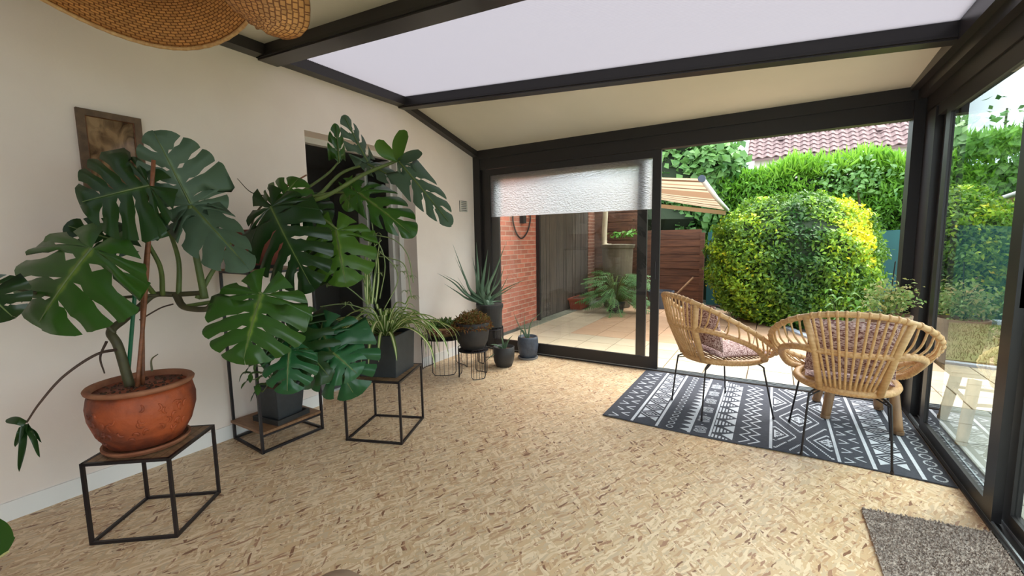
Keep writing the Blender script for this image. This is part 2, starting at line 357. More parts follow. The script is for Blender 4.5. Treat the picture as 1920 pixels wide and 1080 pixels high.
# polycarbonate
def poly_mat():
    mt, n, b, out = newmat('opal_polycarbonate'); L = n.links
    b.inputs['Base Color'].default_value = (.8, .78, .84, 1); b.inputs['Roughness'].default_value = .35
    tr = n.nodes.new('ShaderNodeBsdfTranslucent'); tr.inputs['Color'].default_value = (.137, .128, .139, 1)
    mx = n.nodes.new('ShaderNodeMixShader'); mx.inputs[0].default_value = .8
    L.new(b.outputs[0], mx.inputs[1]); L.new(tr.outputs[0], mx.inputs[2]); L.new(mx.outputs[0], out.inputs['Surface']); return mt
M['poly'] = poly_mat()
def frost_mat():
    mt, n, b, out = newmat('frosted_film'); L = n.links; n.nodes.remove(b)
    tr = n.nodes.new('ShaderNodeBsdfTranslucent'); tr.inputs['Color'].default_value = (.70, .71, .74, 1)
    gl = n.nodes.new('ShaderNodeBsdfRefraction'); gl.inputs['Roughness'].default_value = .38; gl.inputs['IOR'].default_value = 1.15; gl.inputs['Color'].default_value = (.86, .87, .91, 1)
    mx = n.nodes.new('ShaderNodeMixShader'); mx.inputs[0].default_value = .3
    gs = n.nodes.new('ShaderNodeBsdfGlossy'); gs.inputs['Roughness'].default_value = .25; m2 = n.nodes.new('ShaderNodeMixShader'); m2.inputs[0].default_value = .08
    co = n.nodes.new('ShaderNodeTexCoord'); mp = n.nodes.new('ShaderNodeMapping'); mp.inputs['Scale'].default_value = (1, 1, 2)
    nb = n.nodes.new('ShaderNodeTexNoise'); nb.inputs['Scale'].default_value = 42; nb.inputs['Detail'].default_value = 3
    bp = n.nodes.new('ShaderNodeBump'); bp.inputs['Strength'].default_value = 1; bp.inputs['Distance'].default_value = .02
    L.new(co.outputs['Object'], mp.inputs[0]); L.new(mp.outputs[0], nb.inputs['Vector']); L.new(nb.outputs['Fac'], bp.inputs['Height'])
    for s_ in (tr, gl, gs): L.new(bp.outputs[0], s_.inputs['Normal'])
    L.new(tr.outputs[0], mx.inputs[1]); L.new(gl.outputs[0], mx.inputs[2]); L.new(mx.outputs[0], m2.inputs[1]); L.new(gs.outputs[0], m2.inputs[2])
    L.new(m2.outputs[0], out.inputs['Surface']); return mt
M['frost'] = frost_mat()
def awning_mat():
    mt, n, b, out = newmat('striped_awning'); L = n.links
    a = n.nodes.new('ShaderNodeAttribute'); a.attribute_name = 'tone'
    r = n.nodes.new('ShaderNodeValToRGB'); r.color_ramp.interpolation = 'CONSTANT'; e = r.color_ramp.elements
    cr_ = srgb(208,188,160); br = srgb(108,78,58); md = srgb(164,132,104)
    e[0].position = 0; e[0].color = rgb(cr_); e[1].position = .05; e[1].color = rgb(br)
    for p_, c_ in ((.09, cr_), (.17, md), (.2, cr_), (.28, br), (.31, cr_), (.37, md), (.58, cr_), (.63, br), (.66, cr_), (.72, md), (.75, cr_), (.83, br), (.86, cr_), (.93, md), (.96, cr_)):
        q = e.new(p_); q.color = rgb(c_)
    L.new(a.outputs['Fac'], r.inputs[0]); L.new(r.outputs[0], b.inputs['Base Color']); b.inputs['Roughness'].default_value = .8
    tr = n.nodes.new('ShaderNodeBsdfTranslucent'); mx = n.nodes.new('ShaderNodeMixShader'); mx.inputs[0].default_value = .5
    L.new(r.outputs[0], tr.inputs[0]); mx.inputs[0].default_value = .25; L.new(b.outputs[0], mx.inputs[1]); L.new(tr.outputs[0], mx.inputs[2]); L.new(mx.outputs[0], out.inputs[0]); return mt
M['awning'] = awning_mat()
def cushion_mat():
    mt, n, b, out = newmat('woven_cushion'); L = n.links
    co = n.nodes.new('ShaderNodeTexCoord'); mp = n.nodes.new('ShaderNodeMapping'); mp.inputs['Scale'].default_value = (1, 1, 1)
    L.new(co.outputs['Object'], mp.inputs[0])
    mp.inputs['Scale'].default_value = (1, 2.6, 2.6); w1 = n.nodes.new('ShaderNodeTexNoise'); w1.inputs['Scale'].default_value = 55; w1.inputs['Detail'].default_value = 2
    r = n.nodes.new('ShaderNodeValToRGB'); e = r.color_ramp.elements
    e[0].position = .42; e[0].color = rgb(srgb(112,70,66)); e[1].position = .58; e[1].color = rgb(srgb(206,180,174))
    L.new(mp.outputs[0], w1.inputs['Vector']); L.new(w1.outputs['Fac'], r.inputs[0]); L.new(r.outputs[0], b.inputs['Base Color']); b.inputs['Roughness'].default_value = .9
    bp = n.nodes.new('ShaderNodeBump'); bp.inputs['Strength'].default_value = .5; bp.inputs['Distance'].default_value = .004
    L.new(w1.outputs['Fac'], bp.inputs['Height']); L.new(bp.outputs[0], b.inputs['Normal']); return mt
M['cushion'] = cushion_mat()
def picture_mat():
    mt, n, b, out = newmat('sepia_print'); L = n.links
    co = n.nodes.new('ShaderNodeTexCoord'); mp = n.nodes.new('ShaderNodeMapping'); mp.inputs['Scale'].default_value = (1, 5, 3); mp.inputs['Rotation'].default_value = (.9, 0, 0)
    nz = n.nodes.new('ShaderNodeTexNoise'); nz.inputs['Scale'].default_value = 3; nz.inputs['Detail'].default_value = 6; nz.inputs['Distortion'].default_value = 1
    r = n.nodes.new('ShaderNodeValToRGB'); r.color_ramp.elements[0].color = rgb(srgb(70,50,36)); r.color_ramp.elements[1].color = rgb(srgb(156,124,92))
    r.color_ramp.elements[0].position = .3; r.color_ramp.elements[1].position = .6
    L.new(co.outputs['Object'], mp.inputs[0]); L.new(mp.outputs[0], nz.inputs['Vector']); L.new(nz.outputs['Fac'], r.inputs[0]); L.new(r.outputs[0], b.inputs['Base Color'])
    b.inputs['Roughness'].default_value = .06; return mt
M['picture'] = picture_mat()

# ------------------------------------------------------------------ room shell
L_, B_, R_ = -3.34, 4.6, 0.95
Y0 = -1.6
ZL, ZR = 2.86, 2.60          # roof underside at house wall and at eave
KY = 3.44                    # where the back bay folds down
MB().box(L_-.3, R_+.12, Y0, B_+.06, -.06, 0).build('floor', M['floor'], kind='structure')
OY0, OY1, OZ = 2.27, 3.53, 2.33
WX = L_-.26
wl = struct_root('wall_left')
MB().box(WX, L_, Y0, OY0, 0, 3.1).build('wall_panel', M['wall'], wl)
MB().box(WX, L_, OY1, B_+.1, 0, 3.1).build('wall_panel', M['wall'], wl)
MB().box(WX, L_, OY0, OY1, OZ, 3.1).build('lintel', M['wall'], wl)
MB().box(L_, L_+.014, Y0, OY0, 0, .1).build('baseboard_left', M['base'], kind='structure')
MB().box(L_, L_+.014, OY1, B_, 0, .1).build('baseboard_left', M['base'], kind='structure')
wf_ = struct_root('wall_front')  # unseen wall behind the camera, glazed to bring more light indoors
MB().box(L_-.3, R_+.2, Y0-.12, Y0, 2.3, 3.1).build('header', M['alu_back'], wf_)
MB().box(L_-.3, L_+.1, Y0-.12, Y0, 0, 2.3).build('post', M['alu_back'], wf_)
MB().box(L_-.3, -1.2, Y0-.2, Y0-.12, 0, 3.0).build('wall_panel', M['wall'], wf_)  # solid left part cuts the light reaching the left wall
for k in range(4):
    x = lin(L_+.1, R_, k/4); MB().box(x, x+.07, Y0-.08, Y0-.02, 0, 2.3).build('stile', M['alu_back'], wf_)
    MB().box(x+.07, lin(L_+.1, R_, (k+1)/4), Y0-.055, Y0-.05, .08, 2.3).build('glass', M['glass'], wf_)
MB().box(L_, R_, Y0-.08, Y0-.02, 0, .08).build('rail', M['alu_back'], wf_)
MB().box(L_-3, 12, -12, Y0-.12, -.3, -.03).build('ground', M['ground'], kind='structure')
# neighbouring dark room behind the doorway
dr = struct_root('wall_inner_room')
MB().box(-7, -6.9, -.5, 6, 0, 2.9).build('wall_panel', M['dark'], dr)
MB().box(-7, WX, -.6, -.5, 0, 2.9).build('wall_panel', M['dark'], dr)
MB().box(-7, WX, 5.2, 5.3, 0, 2.9).build('wall_panel', M['dark'], dr)
MB().box(-7, WX, -.6, 5.3, 2.7, 2.8).build('ceiling_panel', M['dark'], dr)
MB().box(-7, WX, -.6, 5.3, -.06, 0).build('floor_panel', M['dark'], dr)
# doorway frame and open leaf
df = struct_root('door_1', (WX+.05, OY1, 0))
MB().box(WX, WX+.07, OY1-.07, OY1, 0, OZ).build('frame', M['doorframe'], df)
MB().box(WX, WX+.07, OY0, OY0+.05, 0, OZ).build('frame', M['doorframe'], df)
MB().box(WX, WX+.07, OY0+.05, OY1-.07, OZ-.05, OZ).build('frame', M['doorframe'], df)
MB().box(WX+.0, WX+.07, OY0, OY1, 0, .02).build('threshold', M['silver'], df)
lf = MB(); lf.box(WX-.40, WX, OY1-.10, OY1-.055, .02, .12); lf.box(WX-.40, WX, OY1-.10, OY1-.055, OZ-.14, OZ-.05)
lf.box(WX-.40, WX-.54, OY1-.10, OY1-.055, .12, OZ-.14); lf.box(WX-.07, WX-.002, OY1-.10, OY1-.055, .12, OZ-.14)
lf.build('door_leaf', M['doorframe'], df)
MB().box(WX-.54, WX-.07, OY1-.08, OY1-.072, .12, OZ-.14).build('glass', M['glass_tint'], df)
for z in (.4, 1.25, 2.0):
    MB().tube([(WX+.078, OY1-.075, z), (WX+.078, OY1-.075, z+.09)], .009, 8).build('hinge', M['doorframe'], df)

# ceiling ---------------------------------------------------------------
ce = struct_root('ceiling')
def zroof(x): return ZL+(ZR-ZL)*(x-L_)/(R_-L_)
def slab(x0, x1, y0, y1, dz0, dz1):
    p = [(x0,y0),(x1,y0),(x1,y1),(x0,y1)]
    return MB().hexa([(x, y, zroof(x)+dz0) for x, y in p]+[(x, y, zroof(x)+dz1) for x, y in p])
# ridged polycarbonate bays
def ribbed(y0, y1, y1b, nm):
    n = int((y1-y0)/.0155); vs = []; fs = []
    for i in range(n*2+1):
        t = i/(n*2)
        for x, ye in ((L_, y1), (R_, y1b)):
            vs.append((x, lin(y0, ye, t), zroof(x)+(.008 if i % 2 else 0)))
    for i in range(n*2): fs.append((2*i, 2*i+1, 2*i+3, 2*i+2))
    return MB().add(vs, fs).build(nm, M['poly'], ce)
YB1, YB2L, YB2R = 2.10, 3.34, 3.58
ribbed(YB1, YB2L+.04, YB2R+.04, 'polycarbonate_panel')
slab(L_, R_, .62, YB1, 0, .05).build('ceiling_panel', M['ceil'], ce)
ribbed(-.75, .6, .6, 'polycarbonate_panel')  # unseen bay behind the camera, made translucent to brighten the room
slab(L_, R_, Y0-.1, -.75, 0, .05).build('ceiling_panel', M['ceil'], ce)
# back bay folds down to the gable beam
ZB = 2.53
def zbay(x, y):
    yk = lin(YB2L, YB2R, (x-L_)/(R_-L_))
    return lin(zroof(x)-.02, ZB, max(0, min(1, (y-yk)/(B_-yk))))
mb = MB(); N = 10; vs = []; fs = []
for i in range(N+1):
    x = lin(L_, R_, i/N); yk = lin(YB2L, YB2R, i/N)
    for j in range(N+1):
        y = lin(yk, B_+.02, j/N); vs.append((x, y, zbay(x, y)))
for i in range(N):
    for j in range(N):
        a = i*(N+1)+j; fs.append((a, a+1, a+N+2, a+N+1))
mb.add(vs, fs); nv = len(vs)
mb.add([(x, y, z+.05) for x, y, z in vs], fs)
mb.build('ceiling_panel', M['ceil'], ce, smooth=True)
def rafter(yl0, yr0, wl_, wr, dep, nm='rafter', xl=L_, xr=R_):
    mb = MB(); zl, zr = zroof(xl), zroof(xr)
    mb.hexa([(xl,yl0,zl-dep),(xr,yr0,zr-dep),(xr,yr0+wr,zr-dep),(xl,yl0+wl_,zl-dep),(xl,yl0,zl+.02),(xr,yr0,zr+.02),(xr,yr0+wr,zr+.02),(xl,yl0+wl_,zl+.02)])
    mb.build(nm, M['alu'], ce)
    # glazing bead along the lower edge
    mb = MB(); mb.hexa([(xl,yl0-.012,zl-dep+.012),(xr,yr0-.012,zr-dep+.012),(xr,yr0,zr-dep+.012),(xl,yl0,zl-dep+.012),
                        (xl,yl0-.012,zl-dep+.03),(xr,yr0-.012,zr-dep+.03),(xr,yr0,zr-dep+.03),(xl,yl0,zl-dep+.03)])
    mb.build('glazing_bead', M['alu_back'], ce)
rafter(YB2L, YB2R, .10, .10, .10)
rafter(YB1-.17, YB1-.17, .15, .15, .10)
rafter(.55, .55, .10, .10, .10)
rafter(-.80, -.80, .10, .10, .10)
# wall plate along the house wall, then the sloping one of the back bay
MB().box(L_, L_+.10, Y0, KY+.02, zroof(L_)-.085, zroof(L_)+.02).build('wall_plate', M['alu'], ce)
mb = MB(); za, zb = zroof(L_)-.10, ZB-.07
mb.hexa([(L_,KY-.02,za),(L_+.075,KY-.02,za),(L_+.075,B_,zb),(L_,B_,zb),(L_,KY-.02,za+.1),(L_+.075,KY-.02,za+.1),(L_+.075,B_,zb+.09),(L_,B_,zb+.09)])
mb.build('wall_plate', M['alu'], ce)
# eave plate on the right
MB().box(R_-.1, R_+.1, Y0, B_+.05, ZR-.10, ZR+.04).build('eave_plate', M['alu'], ce)
MB().box(R_-.05, R_+.1, Y0, B_+.05, ZR-.17, ZR-.10).build('eave_plate', M['alu'], ce)

# back wall: header, posts, sill ---------------------------------------
wb = struct_root('wall_back')
DT = 2.295
MB().box(L_, R_+.08, B_, B_+.12, 2.43, ZB+.06).build('header', M['alu_back'], wb)
MB().box(L_, R_+.08, B_+.012, B_+.11, DT, 2.43).build('header', M['alu_back'], wb)
MB().box(L_, L_+.10, B_, B_+.12, 0, 2.43).build('post', M['alu_back'], wb)
MB().box(R_-.07, R_+.08, B_-.02, B_+.12, 0, 2.43).build('post', M['alu_back'], wb)
MB().box(L_, R_, B_-.005, B_+.11, 0, .012).build('door_track', M['alu_back'], wb)
for yy in (.015, .055, .095): MB().box(L_+.1, R_-.07, B_+yy-.004, B_+yy+.004, .012, .02).build('track_rail', M['silver'], wb)
def leaf(name, x0, x1, y, fr=.06, z0=.02, z1=DT, split=None, gm='glass', rail=.09, handle=None, top=None):
    r = struct_root(name, ((x0+x1)/2, y, 0)); t = .035; top = top or fr
    MB().box(x0, x0+fr, y, y+t, z0, z1).build('stile', M['alu_back'], r)
    MB().box(x1-fr, x1, y, y+t, z0, z1).build('stile', M['alu_back'], r)
    MB().box(x0+fr, x1-fr, y, y+t, z0, z0+rail).build('rail', M['alu_back'], r)
    MB().box(x0+fr, x1-fr, y, y+t, z1-top, z1).build('rail', M['alu_back'], r)
    MB().box(x0+fr, x1-fr, y+.012, y+.018, z0+rail, z1-top).build('glass', M[gm], r)
    if split:
        vs = [(x0+fr, y+.009, z1-top), (x1-fr, y+.009, z1-top), (x1-fr, y+.009, split), (x0+fr, y+.009, split)]
        MB().add(vs, [(0,1,2,3)]).build('frosted_film', M['frost'], r)
    if handle:
        MB().bevbox(handle-.012, handle+.012, y-.03, y, .98, 1.2, .004).build('handle', M['black_metal'], r)
    return r
leaf('door_2', L_+.165, -1.01, B_+.012, .085, split=1.70, z1=DT-.005, top=.075, rail=.12, handle=None)
leaf('door_3', -3.1, -1.155, B_+.062, .10, z1=DT-.03, gm='glass')
MB().box(L_+.1, L_+.165, B_+.04, B_+.10, 0, DT).build('trim_1', M['alu_back'], kind='structure')
MB().tube([(-1.045, B_-.012, .98), (-1.045, B_-.012, 1.16)], .006, 6).build('trim_2', M['black_metal'], kind='structure')

# right wall ------------------------------------------------------------
wr = struct_root('wall_right')
DR = 2.24
MB().box(R_, R_+.10, Y0, B_, DR+.07, ZR-.17).build('header', M['alu_back'], wr)
MB().box(R_+.012, R_+.10, Y0, B_, DR, DR+.07).build('header', M['alu_back'], wr)
MB().box(R_+.0, R_+.09, 4.33, B_, 0, DR+.08).build('post', M['alu_back'], wr)
MB().box(R_-.02, R_+.13, Y0, B_, 0, .014).build('door_track', M['alu_back'], wr)
for xx in (.0, .045, .09): MB().box(R_+xx-.004, R_+xx+.004, Y0, 4.33, .014, .026).build('track_rail', M['silver'], wr)
def leaf_y(name, x, y0, y1, fr=.07, z1=DR, rail=.07, handle=None, gm='glass_tint', frn=None):
    r = struct_root(name, (x, (y0+y1)/2, 0)); t = .035; frn = frn or fr; z0 = .02
    MB().box(x, x+t, y0, y0+frn, z0, z1).build('stile', M['alu_back'], r)
    MB().box(x, x+t, y1-fr, y1, z0, z1).build('stile', M['alu_back'], r)
    MB().box(x, x+t, y0+frn, y1-fr, z0, z0+rail).build('rail', M['alu_back'], r)
    MB().box(x, x+t, y0+frn, y1-fr, z1-.05, z1).build('rail', M['alu_back'], r)
    MB().box(x+.012, x+.018, y0+frn, y1-fr, z0+rail, z1-.05).build('glass', M[gm], r)
    if handle: MB().bevbox(x-.035, x, handle-.02, handle+.02, 1.06, 1.27, .004).build('handle', M['black_metal'], r)
    return r
leaf_y('door_4', R_-.005, 2.84, 4.06, .085, frn=.11)
leaf_y('door_5', R_+.045, 3.98, 4.33, .05, gm='glass_tint')
leaf_y('door_6', R_+.045, 1.72, 2.90, .09, handle=2.86)
leaf_y('door_7', R_-.005, .5, 1.80, .08)
leaf_y('door_8', R_+.045, -.7, .58, .08)
MB().box(R_, R_+.08, Y0, -.7, 0, DR).build('wall_panel', M['alu_back'], wr)
# vent
vn = thing('vent_grille', 'small white square vent grille high on the left wall by the black corner post', 'vent', (L_, 4.37, 1.83))
MB().box(L_, L_+.008, 4.30, 4.445, 1.765, 1.90).build('backing', M['grey_clay'], vn)
MB().box(L_+.008, L_+.018, 4.30, 4.315, 1.765, 1.90).build('frame', M['vent'], vn)
MB().box(L_+.008, L_+.018, 4.43, 4.445, 1.765, 1.90).build('frame', M['vent'], vn)
for k in range(6):
    z = 1.772+k*.022; MB().hexa([(L_+.008,4.315,z),(L_+.02,4.315,z-.004),(L_+.02,4.43,z-.004),(L_+.008,4.43,z),(L_+.008,4.315,z+.01),(L_+.02,4.315,z+.003),(L_+.02,4.43,z+.003),(L_+.008,4.43,z+.01)]).build('slat', M['vent'], vn)
# picture
pc = thing('framed_picture', 'brown wooden framed sepia picture hanging high on the left wall', 'picture', (L_+.01, 1.03, 1.8))
y0, y1, z0, z1 = .885, 1.175, 1.72, 2.17
for (a, b, c, d) in ((y0, y0+.035, z0, z1), (y1-.035, y1, z0, z1), (y0+.035, y1-.035, z1-.035, z1), (y0+.035, y1-.035, z0, z0+.035)):
    MB().box(L_, L_+.022, a, b, c, d).build('frame', M['picframe'], pc)
MB().box(L_, L_+.01, y0+.035, y1-.035, z0+.035, z1-.035).build('print', M['picture'], pc)
MB().tube([(L_+.016, y0+.037, z0+.037), (L_+.016, y1-.037, z0+.037), (L_+.016, y1-.037, z1-.037), (L_+.016, y0+.037, z1-.037)], .0035, 6, closed=True).build('inner_bead', M['bamboo'], pc)

# ------------------------------------------------------------------ exterior ground
MB().box(-14, 16, B_+.13, 40, -.3, -.06).build('ground', M['ground'], kind='structure')
MB().box(R_+.14, 16, -6, B_+.13, -.3, -.06).build('ground', M['ground'], kind='structure')
te = struct_root('terrace')
MB().box(-3.42, 6, B_+.12, 9.25, -.06, -.016).build('grout_bed', M['grout'], te)
MB().box(R_+.13, 3.2, -1.5, 6.8, -.06, -.016).build('grout_bed', M['grout'], te)
ts = .4
def tilemesh(k, mt): return MB().bevbox(.005, ts-.005, .005, ts-.005, -.02, 0, .002).mesh('tile', mt)
tgm = tilemesh(0, M['tile_g']); tcm = tilemesh(0, M['tile_c']); tpm = tilemesh(1, M['tile_p'])
def kerb_in(x, y):     # the planting bed starts beyond a curved kerb
    pts = [(-.48,9.1),(-.04,8.5),(.25,7.65),(.6,6.9),(1.2,6.5),(2.0,6.3),(3.2,6.2),(6.,6.1)]
    for (a, b), (c, d) in zip(pts, pts[1:]):
        if a <= x <= c: return y < b+(d-b)*(x-a)/(c-a)
    return y < 9.1
ntile = 0
for i in range(24):
    for j in range(11):
        x = -3.385+i*ts; y = B_+.15+j*ts
        if not kerb_in(x+.2, y+.1) or x > 4.0: continue
        pink = (x > -2.6 and y > 5.7 and x < .8)
        inst(tpm if pink else tcm, 'tile', te, (x, y, 0), (random.uniform(-.002,.002), random.uniform(-.002,.002), 0)); ntile += 1
for i in range(5):
    for j in range(13):
        x = R_+.15+i*ts; y = B_+.15-(j+1)*ts
        inst(tgm, 'tile', te, (x, y, 0)); ntile += 1
kp = [(-.48,9.1,0),(-.04,8.5,0),(.25,7.65,0),(.6,6.9,0),(1.2,6.5,0),(2.0,6.3,0),(3.2,6.2,0),(6.,6.1,0)]
kb = bez(kp, 8); mb = MB()
for a, b in zip(kb, kb[1:]): mb.bar(a+Vector((0,0,-.02)), b+Vector((0,0,-.02)), .09, .09)
mb.build('kerb', M['kerb'], kind='structure')
vs = [tuple(p+Vector((0,0,-.02))) for p in kb]+[(6,10.2,-.02),(-1.2,10.2,-.02)]
mb = MB().add(vs, [tuple(range(len(vs)))]); mb.build('planting_bed', M['mulch'], kind='structure')
MB().box(3.0, 12, -4, 6.0, -.06, -.01).build('lawn', M['lawn'], kind='structure')
MB().box(2.95, 12, 9.35, 9.55, -.05, .06).build('trim_3', M['kerb'], kind='structure')
MB().box(1.5, 12, 6.55, 9.35, -.05, .004).build('lawn', M['lawn'], kind='structure')
n = 9000; gx = rng.uniform(1.5, 6, n); gy = rng.uniform(6.55, 9.3, n)
mb = MB()
for x, y in zip(gx, gy):
    a = random.uniform(0, PI); dx, dy = math.cos(a)*.006, math.sin(a)*.006; h = random.uniform(.02, .05)
    mb.add([(x-dx,y-dy,.003),(x+dx,y+dy,.003),(x+random.uniform(-.02,.02),y+random.uniform(-.02,.02),h)], [(0,1,2)])
mb.build('grass', M['lawn'], cat='grass', label='short dry grass of the lawn beyond the terrace', kind='stuff')

# brick wall with individual bricks --------------------------------------
XW = -3.5
def brickwall(name, x, y0, y1, z1, mt, maxn=300, flip=1):
    r = struct_root(name, (x, y0, 0))
    MB().box(x-.2, x-.0025, y0, y1, 0, z1).build('mortar', M['mortar'], r)
    bw, bh, g = .215, .062, .012; row = 0; z = 0; cnt = 0; extra = MB(); cache = {}
    while z+bh < z1:
        y = y0 + (-(bw+g)/2 if row % 2 else 0)
        while y < y1-.01:
            a, b = max(y, y0), min(y+bw, y1)
            if b-a > .03:
                if cnt < maxn:
                    key = round(b-a, 3)
                    if key not in cache: cache[key] = MB().box(-.02, 0, 0, b-a, 0, bh).mesh('brick', mt)
                    inst(cache[key], 'brick', r, (x+random.uniform(-.002,.003), a, z), (0, random.uniform(-.01,.01), 0))
                else: extra.box(x-.02, x, a, b, z, z+bh)
                cnt += 1
            y += bw+g
        z += bh+g; row += 1
    if extra.v: extra.build('brick_upper_courses', mt, r, kind='stuff')
    return r
brickwall('brick_wall', XW, B_+.13, 6.62, 2.75, M['brick'])
MB().box(XW-.2, XW+.06, 6.60, 6.66, 0, 2.6).build('trim_4', M['alu_back'], kind='structure')
bw_ = struct_root('board_wall', (XW, 6.66, 0)); y = 6.66
MB().box(XW-.14, XW-.02, 6.66, 9.0, 0, 2.7).build('backing', M['board'], bw_)
while y < 8.98:
    w_ = random.choice((.13, .145, .16)); w_ = min(w_, 8.98-y)
    MB().box(XW-.02, XW+random.uniform(0, .012), y+.003, y+w_-.003, .02, 2.68).build('board', M['board'], bw_)
    y += w_
MB().box(XW, XW+.2, 5.9, 9.3, -.05, .012).build('trim_5', M['conc'], kind='structure')
brickwall('brick_pier', XW+.02, 9.0, 9.95, 2.7, M['brick_b'])
# wall hose holder on the bricks
hs = thing('wall_hose', 'black hose hanging in a loop from a holder on the red brick wall', 'hose', (XW, 6.15, 1.5))
pa = at(962, 415, 0, XW+.03); pb = at(978, 447, 0, XW+.03); pc_ = at(994, 415, 0, XW+.03)
MB().tube(bez([pa+Vector((0,0,.12)), pa, (pa+pb)/2+Vector((0,-.03,-.05)), pb, (pb+pc_)/2+Vector((0,.04,-.04)), pc_, pc_+Vector((0,0,.12))], 8), .012, 8).build('hose_loop', M['lampcord'], hs, smooth=True)
q = at(977, 412, 0, XW); MB().box(XW+.001, XW+.07, q.y-.05, q.y+.05, q.z-.06, q.z+.10).build('holder', M['pot_black'], hs)
# downpipe, barrel
dp = thing('downpipe', 'cream drainpipe running down to the water barrel', 'pipe', (-3.2, 8.95, 1.4))
q1 = at(1136, 380, 1, 8.9); q2 = at(1133, 452, 1, 8.9); q3 = at(1145, 462, 1, 8.75)
MB().tube(bez([(q1.x+.0, 8.9, 2.7), q1, q2, (q2+q3)/2+Vector((0,0,-.05)), q3], 8), .055, 14).build('pipe', M['cream_pipe'], dp, smooth=True)
MB().lathe([(.062,0),(.062,.05)], (q1.x, 8.9, q1.z-.15), 14).build('collar', M['cream_pipe'], dp)
ba = thing('water_barrel', 'tall grey-brown rain barrel standing below the cream drainpipe', 'barrel', (-2.75, 8.75, 0))
MB().lathe([(.25,0),(.27,.02),(.31,1.2),(.335,1.22),(.335,1.26),(.3,1.26)], (-2.75, 8.75, 0), 32).build('body', M['barrel'], ba, smooth=False)
MB().lathe([(.345,1.255),(.345,1.285),(.02,1.30)], (-2.75, 8.75, 0), 32).build('lid', M['barrel'], ba)
# plank fence
MB().box(-3.49,-2.45,9.42,9.44,0,2.1).build('trim_6', M['plank'], kind='structure'); MB().box(-2.45,-1.25,9.42,9.44,0,1.42).build('trim_7', M['plank'], kind='structure')
pf = thing('plank_fence', 'brown wooden fence of wide horizontal planks behind the rain barrel', 'fence', (-2.4, 9.4, 0))
zt = 0.02
for k in range(13):
    h = .15 if k < 9 else .2
    x1 = -1.25 if zt < 1.42 else -2.45
    MB().box(-3.48, x1, 9.38+random.uniform(-.006,.006), 9.41, zt+.004, zt+h-.004).build('plank', M['plank'], pf); zt += h
MB().box(-1.27, -1.19, 9.36, 9.44, 0, 1.5).build('post', M['plank'], pf)
MB().box(-2.47, -2.40, 9.36, 9.44, 0, 2.15).build('post', M['plank'], pf)
bk = thing('plastic_bucket', 'blue-grey plastic tub on the terrace in front of the plank fence', 'bucket', (-1.93, 9.0, 0))
MB().lathe([(.20,0),(.25,.32),(.262,.32),(.262,.345),(.235,.345),(.19,.03)], (-1.93, 9.0, 0), 28).build('body', M['bucket'], bk, smooth=False)
MB().lathe([(.24,.29),(.24,.30)], (-1.93, 9.0, 0), 20).build('soil', M['soil'], bk)
st = thing('wooden_pole', 'thin wooden pole leaning against the brown plank fence', 'pole', (-1.5, 9.2, 0))
MB().tube([at(1268, 552, 1, 9.1), at(1300, 520, 1, 9.33)], .02, 8).build('shaft', M['wood_pale'], st)
# green windscreen
sc_ = thing('windscreen_fence', 'dark green mesh windscreen fence behind the shrub', 'fence', (1.5, 10.0, 0))
xs = np.linspace(-1.2, 9, 70); vs = []; fs = []
for x in xs:
    y = 9.95+.03*math.sin(x*5); vs += [(x, y, -.02), (x, y, 1.5+.03*math.sin(x*3))]
for i in range(len(xs)-1): fs.append((2*i, 2*i+2, 2*i+3, 2*i+1))
mb = MB().add(vs, fs); nv = len(vs); mb.add([(x, y+.01, z) for x, y, z in vs], fs); mb.build('screen_cloth', M['screen'], sc_, smooth=True)
for x in np.arange(-1.15, 9, 2.0): MB().tube([(x, 10.02, 0), (x, 10.02, 1.55)], .025, 8).build('post', M['green_stake'], sc_)

# ------------------------------------------------------------------ foliage clouds
def foliage(name, pts, nrm, size, mt, parent, tone, droop=.3, aspect=.5, fold=.2, up=None, jitter=.8, kind='stuff'):
    n = len(pts); nrm = nrm+rng.normal(0, jitter, (n, 3)); nrm /= np.linalg.norm(nrm, axis=1)[:, None]
    d = rng.normal(0, 1, (n, 3)) if up is None else rng.normal(0, .35, (n, 3))+np.array(up)
    d -= (d*nrm).sum(1)[:, None]*nrm; d /= np.linalg.norm(d, axis=1)[:, None]
    s = np.cross(nrm, d); sz = size*rng.uniform(.6, 1.25, n)[:, None]
    a = pts; b = pts+d*sz*.5+s*sz*aspect*.5; c = pts+d*sz-nrm*sz*droop; e = pts+d*sz*.5-s*sz*aspect*.5; mdl = pts+d*sz*.5-nrm*sz*fold*.5
    V = np.stack([a, b, c, e, mdl], 1).reshape(-1, 3)
    F = (np.arange(n)[:, None, None]*5+np.array([[0,1,4],[1,2,4],[2,3,4],[3,0,4]])[None]).reshape(-1, 3)
    me = bpy.data.meshes.new(name)
    off = WL.get(parent, Vector((0,0,0))) if parent is not None else Vector((0,0,0)); V = V-np.array(off)
    me.vertices.add(len(V)); me.vertices.foreach_set('co', V.astype(np.float32).ravel())
    me.loops.add(len(F)*3); me.loops.foreach_set('vertex_index', F.astype(np.int32).ravel())
    me.polygons.add(len(F)); me.polygons.foreach_set('loop_start', np.arange(0, len(F)*3, 3, dtype=np.int32))
    me.update(calc_edges=True)
    t = me.attributes.new('tone', 'FLOAT', 'POINT'); t.data.foreach_set('value', np.repeat(np.clip(tone, 0, 1), 5).astype(np.float32))
    me.materials.append(mt); o = bpy.data.objects.new(name, me); COL.objects.link(o)
    if parent is not None: o.parent = parent; WL[o] = WL[parent]
    if kind: o['kind'] = kind
    return o
def fnoise(p, f=1.0, seed=0):
    r = np.random.default_rng(seed); out = 0
    for k in range(5):
        w_ = r.normal(0, 1, 3)*f*(1+.6*k); out = out+np.sin(p@w_+r.uniform(0, 6))/(1+.5*k)
    return out/2.2
